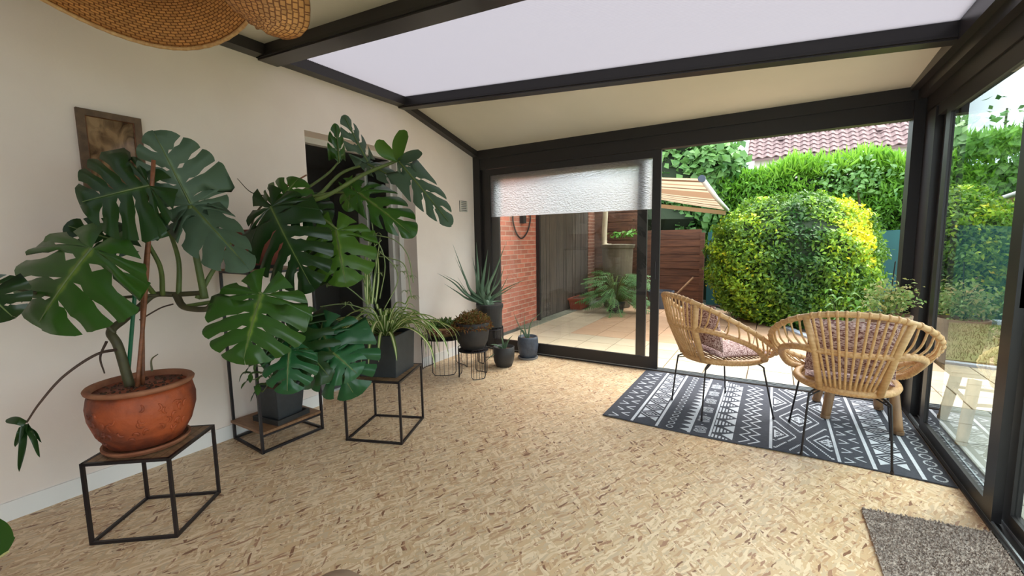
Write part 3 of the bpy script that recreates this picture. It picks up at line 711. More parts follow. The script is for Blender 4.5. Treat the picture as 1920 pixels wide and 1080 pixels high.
# big variegated globe shrub
shc = np.array([.20, 8.35, .98]); shr = np.array([1.17, 1.05, 1.06])
sh = thing('globe_shrub', 'large rounded variegated green and yellow shrub beside the terrace', 'shrub', (shc[0], shc[1], 0))
n = 44000; d = rng.normal(0, 1, (n, 3)); d /= np.linalg.norm(d, axis=1)[:, None]
d = d[(d[:, 1] < .55)]; d[:, 2] = np.where(d[:, 2] < -.92, -d[:, 2], d[:, 2])
rad = 1+.07*fnoise(d, 5, 3)+.03*fnoise(d, 14, 4)+rng.uniform(-.10, .02, len(d))
# squarer than a sphere
pw = 2.25; k = 1/((np.abs(d)**pw).sum(1))**(1/pw)
pts = shc+d*k[:, None]*shr*rad[:, None]
q = (pts-shc)/shr
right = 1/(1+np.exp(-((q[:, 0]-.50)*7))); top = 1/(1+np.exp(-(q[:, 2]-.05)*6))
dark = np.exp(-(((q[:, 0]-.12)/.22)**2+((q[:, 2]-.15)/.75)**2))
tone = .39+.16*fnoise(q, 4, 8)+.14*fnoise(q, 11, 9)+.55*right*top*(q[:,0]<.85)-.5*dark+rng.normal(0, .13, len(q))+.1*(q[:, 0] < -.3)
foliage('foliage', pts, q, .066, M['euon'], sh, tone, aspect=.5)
mb = MB(); mb.lathe([(.3, -.75), (.8, -.6), (.97, -.1), (.95, .5), (.6, .85), (.1, .92)], tuple(shc), 24); mb.build('shade_core', M['inner'], sh)
for k in range(5):
    a = k*1.3; MB().tube([(shc[0]+.1*math.cos(a), shc[1]+.1*math.sin(a), -.02), (shc[0]+.4*math.cos(a), shc[1]+.4*math.sin(a), .5)], .025, 6).build('stem', M['stem_d'], sh)
# hedge behind
he = thing('conifer_hedge', 'tall bright green hedge with feathery tips behind the windscreen', 'hedge', (2, 10.9, 0))
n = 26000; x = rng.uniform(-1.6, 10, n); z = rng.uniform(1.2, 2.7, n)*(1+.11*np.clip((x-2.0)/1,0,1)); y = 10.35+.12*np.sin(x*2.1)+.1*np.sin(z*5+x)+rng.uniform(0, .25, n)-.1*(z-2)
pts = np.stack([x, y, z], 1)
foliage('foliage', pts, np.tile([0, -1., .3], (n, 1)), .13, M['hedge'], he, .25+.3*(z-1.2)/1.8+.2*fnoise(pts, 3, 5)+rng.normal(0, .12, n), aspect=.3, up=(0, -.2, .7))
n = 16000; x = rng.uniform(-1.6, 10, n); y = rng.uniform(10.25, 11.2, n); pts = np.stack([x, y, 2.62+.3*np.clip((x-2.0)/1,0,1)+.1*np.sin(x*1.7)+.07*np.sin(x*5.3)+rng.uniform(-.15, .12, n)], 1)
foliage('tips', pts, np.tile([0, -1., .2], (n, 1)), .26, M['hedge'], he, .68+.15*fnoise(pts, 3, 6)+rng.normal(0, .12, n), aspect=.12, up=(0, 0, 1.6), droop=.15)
MB().box(-1.5, 10, 10.55, 11.2, 0, 2.55).build('shade_core', M['inner'], he)
for k in range(12): MB().tube([(-1.2+k*.95, 10.6, 0), (-1.2+k*.95, 10.5, 1.5)], .05, 6).build('trunk', M['stem_d'], he)
# small climbing roseate shrub on hedge
cl = thing('climbing_shrub', 'loose grey-green leafed branch growing out of the hedge above the globe shrub', 'shrub', (1.2, 10.2, 2.4))
c = at(1605, 335, 1, 10.15); n = 260; pts = np.array(c)+rng.normal(0, 1, (n, 3))*np.array([.27, .08, .17])
foliage('foliage', pts, np.tile([0, -1., .6], (n, 1)), .10, M['tree'], cl, .45+rng.normal(0, .2, n), aspect=.6)
MB().tube(bez([(1.4, 10.5, 1.5), (1.3, 10.3, 2.1), tuple(c)], 6), .02, 6).build('stem', M['stem_d'], cl)
# leafy tree at left
tr_ = thing('leafy_tree', 'broad-leafed tree above the brown plank fence', 'tree', (-2.4, 10.9, 0))
n = 9000; d = rng.normal(0, 1, (n, 3)); d /= np.linalg.norm(d, axis=1)[:, None]
blobs = [((-3.4, 11, 2.6), (1.3, .9, 1.2)), ((-2.1, 10.7, 2.7), (1.25, .8, 1.05)), ((-1.5, 10.6, 2.3), (.75, .6, .7)), ((-2.6, 10.5, 1.8), (1.7, .7, .6)), ((-1.2,10.5,2.9),(.6,.5,.55)), ((-2.2,11,3.6),(1.5,.8,.9))]
bi = rng.integers(0, len(blobs), n); pts = np.array([b[0] for b in blobs])[bi]+d*np.array([b[1] for b in blobs])[bi]*rng.uniform(.8, 1.02, (n, 1))
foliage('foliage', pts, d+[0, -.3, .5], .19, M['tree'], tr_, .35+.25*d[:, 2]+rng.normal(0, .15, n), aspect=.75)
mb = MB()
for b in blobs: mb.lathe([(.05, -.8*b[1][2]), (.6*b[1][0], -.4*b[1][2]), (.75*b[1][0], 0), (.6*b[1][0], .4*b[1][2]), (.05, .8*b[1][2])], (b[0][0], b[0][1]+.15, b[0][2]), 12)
mb.build('shade_core', M['inner'], tr_)
MB().tube([(-2.4, 10.9, 0), (-2.4, 10.9, 2.2)], [.14, .09], 10).build('trunk', M['stem_d'], tr_)
# tree rising over the right end of the hedge
t2 = thing('slender_tree', 'slender branch with round leaves rising above the hedge at right', 'tree', (3.4, 11.6, 0))
c = at(1885, 235, 1, 11.6); n = 34; pts = np.array(c)+rng.normal(0, 1, (n, 3))*np.array([.12, .1, .3])
foliage('foliage', pts, rng.normal(0, 1, (n, 3)), .14, M['tree'], t2, .2+rng.normal(0, .15, n), aspect=.8)
MB().tube([(c.x, 11.6, 0), (c.x, 11.6, c.z+.3)], [.05, .015], 8).build('trunk', M['stem_d'], t2)

# neighbour's house with tiled roof
nh = thing('neighbour_house', "pale house with a mauve tiled roof beyond the hedge", 'house', (1.4, 18.5, 0))
MB().box(-.75, 4.0, 18.3, 23, 0, 4.25).build('wall', M['wallext'], nh)
ry0, rz0, ry1, rz1 = 18.0, 4.15, 21.5, 7.0
mb = MB(); mb.hexa([(-.98,ry0,rz0-.08),(4.1,ry0,rz0-.08),(4.1,ry1,rz1-.08),(-.98,ry1,rz1-.08),(-.98,ry0,rz0),(4.1,ry0,rz0),(4.1,ry1,rz1),(-.98,ry1,rz1)])
mb.build('roof_deck', M['rooftile'], nh)
mb = MB(); mb.hexa([(-.98,ry1,rz1-.08),(4.1,ry1,rz1-.08),(4.1,25,rz0-.08),(-.98,25,rz0-.08),(-.98,ry1,rz1),(4.1,ry1,rz1),(4.1,25,rz0),(-.98,25,rz0)])
mb.build('roof_deck', M['rooftile'], nh)
MB().bar((-1.0, ry0-.05, rz0-.02), (-1.0, ry1, rz1-.02), .08, .22).build('barge_board', M['base'], nh)
tw, tl = .27, .27; tv = []; tf = []
for j in range(2):
    for i in range(7):
        t = i/6; tv.append((t*tw, -.02+j*(tl+.02), .045*math.sin(t*2*PI)*.9+.05-(.035*j)))
for i in range(6): tf.append((i, i+1, i+8, i+7))
tf2 = [(i, i+1, i+1+14, i+14) for i in range(6)]
tv2 = tv+[(x, y, z-.035) for x, y, z in tv[:7]]
tme = MB().add(tv2, tf+[(i, i+14, i+15, i+1) for i in range(6)]).mesh('roof_tile', M['rooftile'])
sl = math.atan2(rz1-rz0, ry1-ry0); ln = math.hypot(rz1-rz0, ry1-ry0)
cnt = 0; rest = MB()
for j in range(int(ln/tl)):
    for i in range(int(5.05/tw)):
        yy = ry0+math.cos(sl)*j*tl; zz = rz0+math.sin(sl)*j*tl
        if cnt < 298: inst(tme, 'roof_tile', nh, (-.96+i*tw, yy, zz), (sl, 0, 0)); cnt += 1
# rooflight knobs
for px, py in ((1463, 264), (1652, 246)):
    v = CR*((px-960)/F_PX)-CU*((py-540)/F_PX)+CF
    n_ = Vector((0, -math.sin(sl), math.cos(sl))); t = (Vector((0, ry0, rz0))-CAM).dot(n_)/v.dot(n_); q = CAM+v*t
    MB().hexa([(q.x-.12,q.y-.1,q.z+.02),(q.x+.12,q.y-.1,q.z+.02),(q.x+.12,q.y+.2,q.z+.16),(q.x-.12,q.y+.2,q.z+.16),(q.x-.08,q.y-.08,q.z+.11),(q.x+.08,q.y-.08,q.z+.11),(q.x+.09,q.y+.2,q.z+.24),(q.x-.09,q.y+.2,q.z+.24)]).build('roof_vent', M['rooftile'], nh)

# awning
aw = thing('awning', 'cream and brown striped awning with a white front bar reaching out over the terrace', 'awning', (-2, 7.3, 2.2))
Bp = at(1316, 335, 1, 6.0); Cp = at(1364, 394, 1, 8.6); dx = XW-.0-Bp.x
A_ = Vector((XW, Bp.y-.15, Bp.z+.55)); D_ = Vector((XW, Cp.y, Cp.z+.62))
A_ = Vector((XW+.1, 6.0, 2.62)); D_ = Vector((XW+.1, 8.6, 2.60))
mb = MB(); N = 12; vs = []; fs = []; tn = []
for i in range(N+1):
    for j in range(25):
        u, v_ = i/N, j/24
        p = A_.lerp(Bp, u).lerp(D_.lerp(Cp, u), v_); p = p-Vector((0,0,.06*math.sin(u*PI)))
        vs.append(p); tn.append(min(.999, max(.001, v_)))
for i in range(N):
    for j in range(24):
        a = i*25+j; fs.append((a, a+1, a+26, a+25))
mb.add(vs, fs, tn); mb.build('fabric', M['awning'], aw, smooth=True)
MB().tube([Bp, Bp.lerp(Cp, .5)-Vector((0,0,.02)), Cp], .032, 12).build('front_bar', M['awn_bar'], aw, smooth=True)
MB().tube([Bp-Vector((0,.02,0)), Bp+Vector((0,.02,0))], .045, 14).build('end_cap', M['bucket'], aw)
MB().bar(Vector((XW+.09, 8.55, 2.25)), Cp-Vector((.02,.05,.05)), .04, .07).build('support_arm', M['awn_slat'], aw)
MB().tube([(XW+.12, 5.9, 2.66), (XW+.12, 8.7, 2.64)], .06, 12).build('roller_tube', M['awn_bar'], aw)

# terracotta planters by the board wall
for (px, py, lab, L2) in ((1088, 577, 'terracotta trough planter nearer the dark board wall on the concrete edge', .55),):
    q = at(px, py, 2, .012); tp = thing('trough_planter', lab, 'planter', (q.x, q.y, .012))
    mb = MB(); x0, x1, y0, y1 = q.x-.13, q.x+.13, q.y-.3, q.y+.3
    mb.hexa([(x0+.03,y0+.03,.012),(x1-.03,y0+.03,.012),(x1-.03,y1-.03,.012),(x0+.03,y1-.03,.012),(x0,y0,.22),(x1,y0,.22),(x1,y1,.22),(x0,y1,.22)]); mb.build('body', M['terra_box'], tp)
    mb = MB(); mb.box(x0-.015,x0+.01,y0-.015,y1+.015,.20,.235); mb.box(x1-.01,x1+.015,y0-.015,y1+.015,.20,.235); mb.box(x0+.01,x1-.01,y0-.015,y0+.01,.20,.235); mb.box(x0+.01,x1-.01,y1-.01,y1+.015,.20,.235); mb.build('rim', M['terra_box'], tp)
    MB().box(x0+.01, x1-.01, y0+.01, y1-.01, .2, .225).build('soil', M['soil'], tp)
# philodendron in the courtyard: deeply cut fronds
ph = thing('garden_philodendron', 'bushy cut-leaf philodendron growing on the terrace in front of the rain barrel', 'plant', (-2.55, 8.0, 0))
MB().lathe([(.13,0),(.16,.16),(.17,.16),(.17,.19),(.14,.19)], (-2.55, 8.05, 0), 24).build('pot', M['pot_black'], ph)
def frond(base, tip, nrm, wd, mt, parent, name='leaf', nl=7, drp=.15):
    base, tip = Vector(base), Vector(tip); Y = tip-base; ln = Y.length; Y /= ln
    Z = (Vector(nrm)-Y*Vector(nrm).dot(Y)).normalized(); X = Y.cross(Z); mb = MB()
    def g(x, y): return base+X*x+Y*y+Z*(-drp*(y/ln)**2*ln-.35*abs(x)*abs(x)/max(wd, .01))
    for s in (-1, 1):
        for k in range(nl):
            u = (k+.3)/nl; wk = wd*(math.sin(PI*(u*.8+.16)))*random.uniform(.85, 1.1); hw = ln/nl*.17
            y0 = u*ln*.92; sl_ = ln*.12
            mb.add([g(0, y0-hw*.6), g(s*wk*.5, y0-hw+sl_*.5), g(s*wk, y0+sl_), g(s*wk*.5, y0+hw+sl_*.6), g(0, y0+hw*.6)], [(0,1,2,3,4) if s > 0 else (4,3,2,1,0)], [.3+.4*random.random()]*5)
    mb.add([g(-.008, 0), g(.008, 0), g(.012, ln*.9), g(0, ln), g(-.012, ln*.9)], [(0,1,2,3,4)], [.9]*5)
    return mb.build(name, mt, parent)
for k in range(120):
    a = random.uniform(0, 2*PI); el = random.uniform(-.6, 1.2); r0 = random.uniform(.25, .55)
    c = Vector((-2.55, 8.0, .42)); b = c+Vector((math.cos(a)*math.cos(el)*r0, math.sin(a)*math.cos(el)*r0*.8, math.sin(el)*r0*.9-.05))
    o = Vector((math.cos(a), math.sin(a)*.8, .15+.3*math.sin(el)-.35)).normalized(); t = b+o*random.uniform(.22, .32)
    t.z = max(t.z, .03)
    frond(b, t, (math.cos(a)*.3, -.6, 1), random.uniform(.08, .12), M['fern'], ph)
    MB().tube([(-2.55, 8.0, .2), b.lerp(c, .4), b], .008, 5).build('petiole', M['stem'], ph)
# yellow-green sprig above the barrel
sg = thing('barrel_sprig', 'small bright green leafy sprig above the rain barrel', 'plant', (-2.45, 9.2, 1.3))
a0 = at(1145, 440, 1, 9.1); a1 = at(1190, 436, 1, 9.1)
MB().tube(bez([(a1.x+.1, 9.3, 1.1), a1, a0], 6), .006, 5).build('stem', M['stem'], sg)
n = 60; tt = rng.uniform(0, 1, n); pts = np.array(a0)+(np.array(a1)-np.array(a0))*tt[:, None]+rng.normal(0, .02, (n, 3))
foliage('foliage', pts, np.tile([0, -.6, 1.], (n, 1)), .11, M['basil'], sg, .5+rng.normal(0, .2, n), aspect=.5)

#=====INTERIOR=====
# ------------------------------------------------------------------ leaves
def monstera(name, base, tip, hw, nrm, mt, parent, lobes=6, curl=.25, fold=.18, slit=.45, full=1.0, label=None, seed=0, hw2=None, gap=.15):
    """cut leaf: base = petiole junction, tip = point of the leaf, hw = half width"""
    rd = random.Random(seed*31+int(abs(base[0]*997+base[2]*613)))
    base, tip = Vector(base), Vector(tip); Y = tip-base; ln = Y.length; Y /= ln
    nrm = Vector(nrm); Z = (nrm-Y*nrm.dot(Y)).normalized(); X = Y.cross(Z)
    mb = MB(); NR = 9; NC = 5
    def r_out(th):      # outline radius by angle from tip direction, units of ln (y) and hw (x)
        return 1
    for s in (-1, 1):
        hwS = (hw if (s > 0 or hw2 is None) else hw2)*1.12
        def rim(q):     # q 0 (tip) .. 1 (back sinus): point of the outline, and where its vein leaves the midrib
            th = q*PI*.93
            x = hwS*(math.sin(th)**.75)*(1.0 if th < PI/2 else (1-.12*(th/PI-.5)))
            y = ln*(math.cos(th) if th < PI/2 else .40*full*math.cos(th)*(1.0))
            y = ln*(.5+.5*math.cos(th*1.0)) if False else y
            my = ln*max(0, .86*(1-q/.62))
            if th < PI/2: y = ln*(1-.62*(q/.5)**1.35) if q < .5 else y
            if th >= PI/2: y = ln*(.38-.78*full*((q-.5)/.5)**1.2)
            if q > .82: x *= 1-.55*((q-.82)/.18)
            return x, y, my
        def vein(q, t):
            x, y, my = rim(q)
            c = t**1.0
            return s*x*t, lin(my, y, t**1.25), 0
        cuts = [rd.random() for _ in range(lobes)]
        for k in range(lobes):
            q0, q1 = k/lobes, (k+1)/lobes
            ts = slit*rd.uniform(.75, 1.25)
            hole0, hole1 = rd.random() < .6, rd.random() < .6
            lenk = rd.uniform(.94, 1.04)
            vs = []; tn = []
            for i in range(NR+1):
                t = i/NR
                g = 0
                if t > ts: g = gap*min(1, (t-ts)/.16)*(1-.6*(t-ts)/(1-ts)) 
                g2 = .13 if (.14 < t < .26) else 0
                for j in range(NC+1):
                    sg = j/NC; e0 = g if k > 0 else 0; e1 = g if k < lobes-1 else g*.3
                    if g2 and hole0 and k > 0: e0 = g2
                    if g2 and hole1 and k < lobes-1: e1 = g2
                    q = lin(q0, q1, lin(e0, 1-e1, sg))
                    tt = t*lenk*(1-.05*abs(2*sg-1)**3*(t**3)) if t > ts else t
                    x, y, _ = vein(q, tt)
                    rr = math.hypot(x/hwS, y/ln)
                    z = -curl*ln*(max(0, y/ln)**2) - fold*hwS*(abs(x)/hwS)**2*1.0 + .03*hwS*math.cos((sg-.5)*PI*2)*t
                    z -= .12*hwS*max(0, t-.6)*rd.uniform(.8, 1.2)
                    vs.append(base+X*x+Y*y+Z*z); tn.append(max(0, 1-abs(sg-.5)*5)*.4*(1-t*.6)+(.9 if i == 0 else 0)+.15*rd.random())
            fs = []
            for i in range(NR):
                for j in range(NC):
                    a = i*(NC+1)+j; f = (a, a+1, a+NC+2, a+NC+1); fs.append(f if s > 0 else f[::-1])
            mb.add(vs, fs, tn)
    o = mb.build(name, mt, parent, smooth=True, label=label)
    # midrib
    m2 = MB(); pts = []
    for i in range(9):
        y = ln*.93*i/8; pts.append(base+Y*y+Z*(-curl*ln*(y/ln)**2+.002))
    m2.tube(pts, [lin(.006, .0015, i/8) for i in range(9)], 5); m2.build('midrib', M['stem'], o)
    return o
def petiole(pts, r, parent, mt='stem', name='petiole', n=8): 
    b = bez(pts, 10); N = len(b)
    if hasattr(r, '__len__'): r = [lin(r[0], r[1], i/(N-1)) for i in range(N)]
    return MB().tube(b, r, n).build(name, M[mt], parent, smooth=True)
def blade(mb, pts, w, fold=.25, up=(0,0,1), stripes=False, wf=None):
    b = bez(pts, 7); N = len(b)
    for i in range(N-1):
        pass
    vs = []; tn = []; cols = 5 if stripes else 3
    for i, p in enumerate(b):
        d = (b[min(i+1, N-1)]-b[max(i-1, 0)]).normalized(); x = d.cross(Vector(up))
        x = x.normalized() if x.length > 1e-4 else Vector((1,0,0)); z = x.cross(d)
        t = i/(N-1); ww = w*(wf(t) if wf else math.sin(PI*min(1, .25+.75*t))**.6 if t < 1 else 0)+.0004
        for c in range(cols):
            u = c/(cols-1)*2-1; vs.append(p+x*u*ww/2-z*abs(u)*0+z*(fold*ww*abs(u))); tn.append(.05 if abs(u) > .8 or not stripes else (1 if abs(u) < .2 else .3))
    fs = [(i*cols+c, i*cols+c+1, (i+1)*cols+c+1, (i+1)*cols+c) for i in range(N-1) for c in range(cols-1)]
    mb.add(vs, fs, tn); return mb
def aloe_leaf(parent, pts, w, th=.55):
    w = w*1.6
    b = bez(pts, 6); N = len(b); rs = [max(.0008, w/2*(1-(i/(N-1))**1.4)*(1 if i else .8)) for i in range(N)]
    mb = MB().tube(b, rs, 8, flat=th); return mb.build('leaf', M['aloe'], parent, smooth=True)
def cube_stand(name, label, A, Bx, C, D, h, w=.014, group=None, boards=9):
    """square stand; floor corners A B C D (any order round), height h"""
    A, Bx, C, D = [Vector((p[0], p[1], 0)) for p in (A, Bx, C, D)]; c = (A+Bx+C+D)/4
    r = thing(name, label, 'plant stand', (c.x, c.y, 0), group=group)
    q = [A, Bx, C, D]
    for p in q: MB().bar(p+Vector((0,0,0)), p+Vector((0,0,h)), w, w, (A-Bx)).build('leg', M['black_metal'], r)
    for i in range(4):
        a, b = q[i], q[(i+1) % 4]
        MB().bar(a+Vector((0,0,w/2)), b+Vector((0,0,w/2)), w).build('bottom_rail', M['black_metal'], r)
        MB().bar(a+Vector((0,0,h-w/2)), b+Vector((0,0,h-w/2)), w).build('top_rail', M['black_metal'], r)
    e = .02
    for k in range(boards):
        u0, u1 = (k+.04)/boards, (k+.96)/boards
        f = lambda u, v: (A.lerp(Bx, u)).lerp(D.lerp(C, u), v)
        u0 = e+u0*(1-2*e); u1 = e+u1*(1-2*e)
        p = [f(u0, e), f(u1, e), f(u1, 1-e), f(u0, 1-e)]
        MB().hexa([x+Vector((0,0,h-.016)) for x in p]+[x+Vector((0,0,h-.001)) for x in p]).build('slat', M['wood_top'], r)
    return r
def sq(a, b, depth):     # square floor corners from front edge a-b, going away
    a, b = Vector((a[0], a[1], 0)), Vector((b[0], b[1], 0)); d = (b-a); n = Vector((-d.y, d.x, 0)).normalized()*depth
    return a, b, b+n, a+n

# ---- left stand + big monstera in terracotta pot
s1 = cube_stand('cube_plant_stand', 'black metal cube stand with slatted wooden top under the big terracotta pot', *sq((-2.709, .596), (-2.416, .824), .37), .405)
C1 = Vector((-2.69, .84, .405))
m1 = thing('potted_monstera', 'large monstera with stakes in a round terracotta pot on the left cube stand', 'plant', C1)
po = MB().lathe([(.115,.022),(.15,.03),(.19,.10),(.213,.18),(.216,.235),(.206,.285),(.194,.30)], C1, 48).build('pot', M['terracotta'], m1, smooth=True)
MB().lathe([(.190,.297),(.202,.301),(.214,.309),(.217,.319),(.211,.327),(.198,.327),(.188,.32),(.184,.26)], C1, 48, cap=False).build('rim', M['terra_rim'], po, smooth=True)
# raised moulded decoration: a leafy relief band on the right hand side of the belly
mb = MB()
for k in range(34):
    a = random.uniform(-1.5, .55); z = random.uniform(.08, .25); rr = .2
    pts = []; a0, z0 = a, z; dr = random.uniform(0, 6)
    for i in range(9):
        t = i/8; an = a0+.11*t*math.cos(dr+2.4*t); zz = min(.262, max(.05, z0+.03*t*math.sin(dr+2.4*t)+.0)); r_ = np.interp(zz, [.03,.10,.18,.235,.285], [.15,.19,.213,.216,.206])
        pts.append(C1+Vector((r_*math.cos(an), r_*math.sin(an), zz)))
    mb.tube(pts, [.0065*math.sin(PI*(.15+.7*i/8)) for i in range(9)], 6)
mb.build('relief', M['terracotta'], m1, smooth=True, kind='stuff')
MB().lathe([(.13,.0),(.165,.004),(.178,.02),(.178,.03),(.168,.03),(.15,.012)], C1, 40).build('saucer', M['terra_rim'], m1, smooth=False)
MB().lathe([(.187,.285),(.12,.292),(.02,.298)], C1, 30).build('soil', M['soil'], m1)
mb = MB()
for k in range(160):
    a = random.uniform(0, 2*PI); r_ = .17*math.sqrt(random.random()); p = C1+Vector((r_*math.cos(a), r_*math.sin(a), .294)); q = p+Vector((random.uniform(-.02,.02), random.uniform(-.02,.02), random.uniform(.002,.014)))
    mb.bar(p, q, random.uniform(.004,.01))
mb.build('bark_chips', M['soil'], m1, kind='stuff')
D1 = 2.14
def pl1(x, y, d=D1): return P(x, y, d)
soil1 = C1+Vector((0, 0, .292))
MB().tube(bez([soil1+Vector((.0,-.02,0)), pl1(272,560,2.16), pl1(288,300,2.1)], 6), .0095, 8).build('bamboo_stake', M['bamboo'], m1, smooth=True)
MB().tube(bez([soil1+Vector((-.02,.01,0)), pl1(268,560,2.2), pl1(278,445,2.2)], 6), .0095, 8).build('bamboo_stake', M['bamboo'], m1, smooth=True)
MB().tube([soil1+Vector((-.06,-.04,0)), pl1(256,515,2.17)], .009, 6).build('green_stake', M['green_stake'], m1)
petiole([soil1+Vector((-.05,-.03,0)), pl1(222,650), pl1(208,622), pl1(232,600,2.2), pl1(262,575,2.25), pl1(290,553,2.3), pl1(330,552,2.35), pl1(384,549,2.35)], (.022, .013), m1, 'stem_d', 'main_stem', 10)
petiole([pl1(330,552,2.35), pl1(345,575,2.33), pl1(384,580,2.3), pl1(396,570,2.3)], (.02, .012), m1, 'stem_d', 'side_stem')
petiole([pl1(215,625), pl1(190,602,2.1), pl1(160,580,2.05)], (.010, .004), m1, 'stem_d', 'aerial_root')
petiole([pl1(222,655), pl1(180,665,2.0), pl1(120,705,1.9), pl1(75,755,1.85), pl1(50,792,1.85)], (.0075, .0035), m1, 'stem_b', 'aerial_root')
petiole([pl1(200,640), pl1(188,670,2.1), pl1(196,700,2.08)], (.006,.003), m1, 'stem_b', 'aerial_root')
petiole([pl1(262,600,2.2), pl1(300,578,2.3), pl1(325,570,2.35)], .004, m1, 'stem_b', 'aerial_root')
petiole([pl1(285,696,2.05), pl1(284,675,2.05), pl1(296,664,2.05)], (.005,.002), m1, 'stem_d', 'shoot')
up = (0, 0, 1); tocam = -CF
def N(x=0, y=0, z=0): return (-CF + CR*x + CU*y).normalized()+Vector((0,0,z))
# leaves of monstera 1
petiole([pl1(290,553,2.3), pl1(262,520,2.2), pl1(215,490,2.1), pl1(172,466,2.0)], (.013,.007), m1)
monstera('leaf', pl1(172,466,2.0), pl1(48,612,1.86), .315, N(-.1,.2), M['mon1'], m1, 6, .10, .12, seed=1, slit=.5)
petiole([pl1(305,553,2.3), pl1(300,500,2.25), pl1(268,430,2.15), pl1(280,350,2.1)], (.013,.008), m1)
monstera('leaf', pl1(280,348,2.1), pl1(142,378,1.95), .255, N(0,.25), M['mon2'], m1, 7, .05, .1, seed=2, slit=.42)
petiole([pl1(384,560,2.35), pl1(372,500,2.35), pl1(360,440,2.3), pl1(357,385,2.25)], (.020,.013), m1)
petiole([pl1(335,555,2.35), pl1(335,490,2.35), pl1(318,435,2.3), pl1(300,400,2.25)], (.014,.008), m1)
petiole([pl1(370,560,2.35), pl1(398,510,2.4), pl1(422,475,2.4), pl1(440,440,2.4)], (.014,.008), m1)
monstera('leaf', pl1(357,382,2.25), pl1(287,245,2.15), .20, N(.5,.25), M['mon3'], m1, 7, -.12, .15, seed=3, slit=.42, full=1.25, hw2=.13)
monstera('leaf', pl1(358,384,2.26), pl1(460,490,2.12), .155, N(.2,.7), M['mon3'], m1, 6, .15, .1, seed=4, slit=.6, full=.6, hw2=.11)
petiole([pl1(345,575,2.33), pl1(430,560,2.3), pl1(470,545,2.2), pl1(490,550,2.15)], (.011,.007), m1)
monstera('leaf', pl1(490,552,2.15), pl1(447,680,2.02), .235, N(.05,.25), M['mon1'], m1, 7, .12, .12, seed=5, slit=.48, full=1.1)
petiole([pl1(300,553,2.3), pl1(150,560,2.1), pl1(20,540,1.85), pl1(-20,530,1.75)], (.008,.005), m1, 'stem_d')
monstera('leaf', pl1(-30,540,1.75), pl1(22,598,1.78), .11, N(0,.3), M['mon2'], m1, 5, .1, .1, seed=6)
monstera('leaf', pl1(228,455,2.3), pl1(120,420,2.15), .10, N(0,.5), M['mon2'], m1, 5, .05, .1, seed=16)
# young ragged leaf hanging at the lower left
pr = pl1(50,792,1.85)
for a, b, w_ in (((50,792),(10,790),.035), ((50,795),(36,885),.035), ((52,795),(75,858),.03), ((50,800),(78,830),.018), ((45,800),(28,838),.03)):
    mb = MB(); blade(mb, [pl1(*a, 1.85), pl1((a[0]+b[0])/2+4, (a[1]+b[1])/2-4, 1.84), pl1(*b, 1.85)], w_, .3, up=tuple(-CF))
    mb.build('young_leaf', M['mon2'], m1, smooth=True)

# ---- tall two-shelf stand
sa, sb_, sc2, sd2 = [Vector(v) for v in ((-3.30,1.53,0),(-2.885,1.50,0),(-2.885,1.95,0),(-3.30,1.95,0))]
ts_ = thing('tall_plant_stand', 'tall black metal stand with two brown wooden shelves against the left wall', 'plant stand', (-3.09, 1.73, 0))
H2 = 1.225; w_ = .016
for p in (sa, sb_, sc2, sd2): MB().bar(p, p+Vector((0,0,H2)), w_).build('leg', M['black_metal'], ts_)
qq = [sa, sb_, sc2, sd2]
for i in range(4):
    a, b = qq[i], qq[(i+1) % 4]
    MB().bar(a+Vector((0,0,.01)), b+Vector((0,0,.01)), w_).build('bottom_rail', M['black_metal'], ts_)
    MB().bar(a+Vector((0,0,H2-.008)), b+Vector((0,0,H2-.008)), w_).build('top_rail', M['black_metal'], ts_)
MB().bar(sa+Vector((0,0,.12)), sd2+Vector((0,0,.12)), .012).build('shelf_rail', M['black_metal'], ts_)
MB().bar(sb_+Vector((0,0,.12)), sc2+Vector((0,0,.12)), .012).build('shelf_rail', M['black_metal'], ts_)
MB().box(-3.30, -2.885, 1.51, 1.945, .127, .145).build('shelf', M['wood_shelf'], ts_)
MB().box(-3.29, -2.895, 1.52, 1.94, H2-.002, H2+.012).build('shelf', M['wood_shelf'], ts_)
# square pot with tray on the lower shelf
def square_pot(parent, c, w0, w1, h, mt, rot=0, lip=.012):
    def ring(wd, z): return [Vector((c[0]+math.cos(rot+PI/4+k*PI/2)*wd*.7071, c[1]+math.sin(rot+PI/4+k*PI/2)*wd*.7071, c[2]+z)) for k in range(4)]
    mb = MB(); rs = [ring(w0, 0), ring(w1, h), ring(w1-lip*2, h), ring(w1-lip*2-.01, h-.05)]
    vs = [p for r_ in rs for p in r_]; fs = [(3,2,1,0)]
    for i in range(3):
        for k in range(4): fs.append((i*4+k, i*4+(k+1) % 4, (i+1)*4+(k+1) % 4, (i+1)*4+k))
    mb.add(vs, fs); o = mb.build('pot', mt, parent)
    bv = o.modifiers.new('bevel', 'BEVEL'); bv.width = .004; bv.segments = 2
    MB().add(ring(w1-lip*2-.002, h-.035), [(0,1,2,3)]).build('soil', M['soil'], parent)
    return o
c3 = Vector((-3.04, 1.735, .145))
m3 = thing('shelf_monstera', 'low spreading monstera in a square dark pot on the lower shelf of the tall stand', 'plant', c3)
square_pot(m3, (c3.x, c3.y, c3.z+.012), .19, .235, .24, M['pot_dark'], .12)
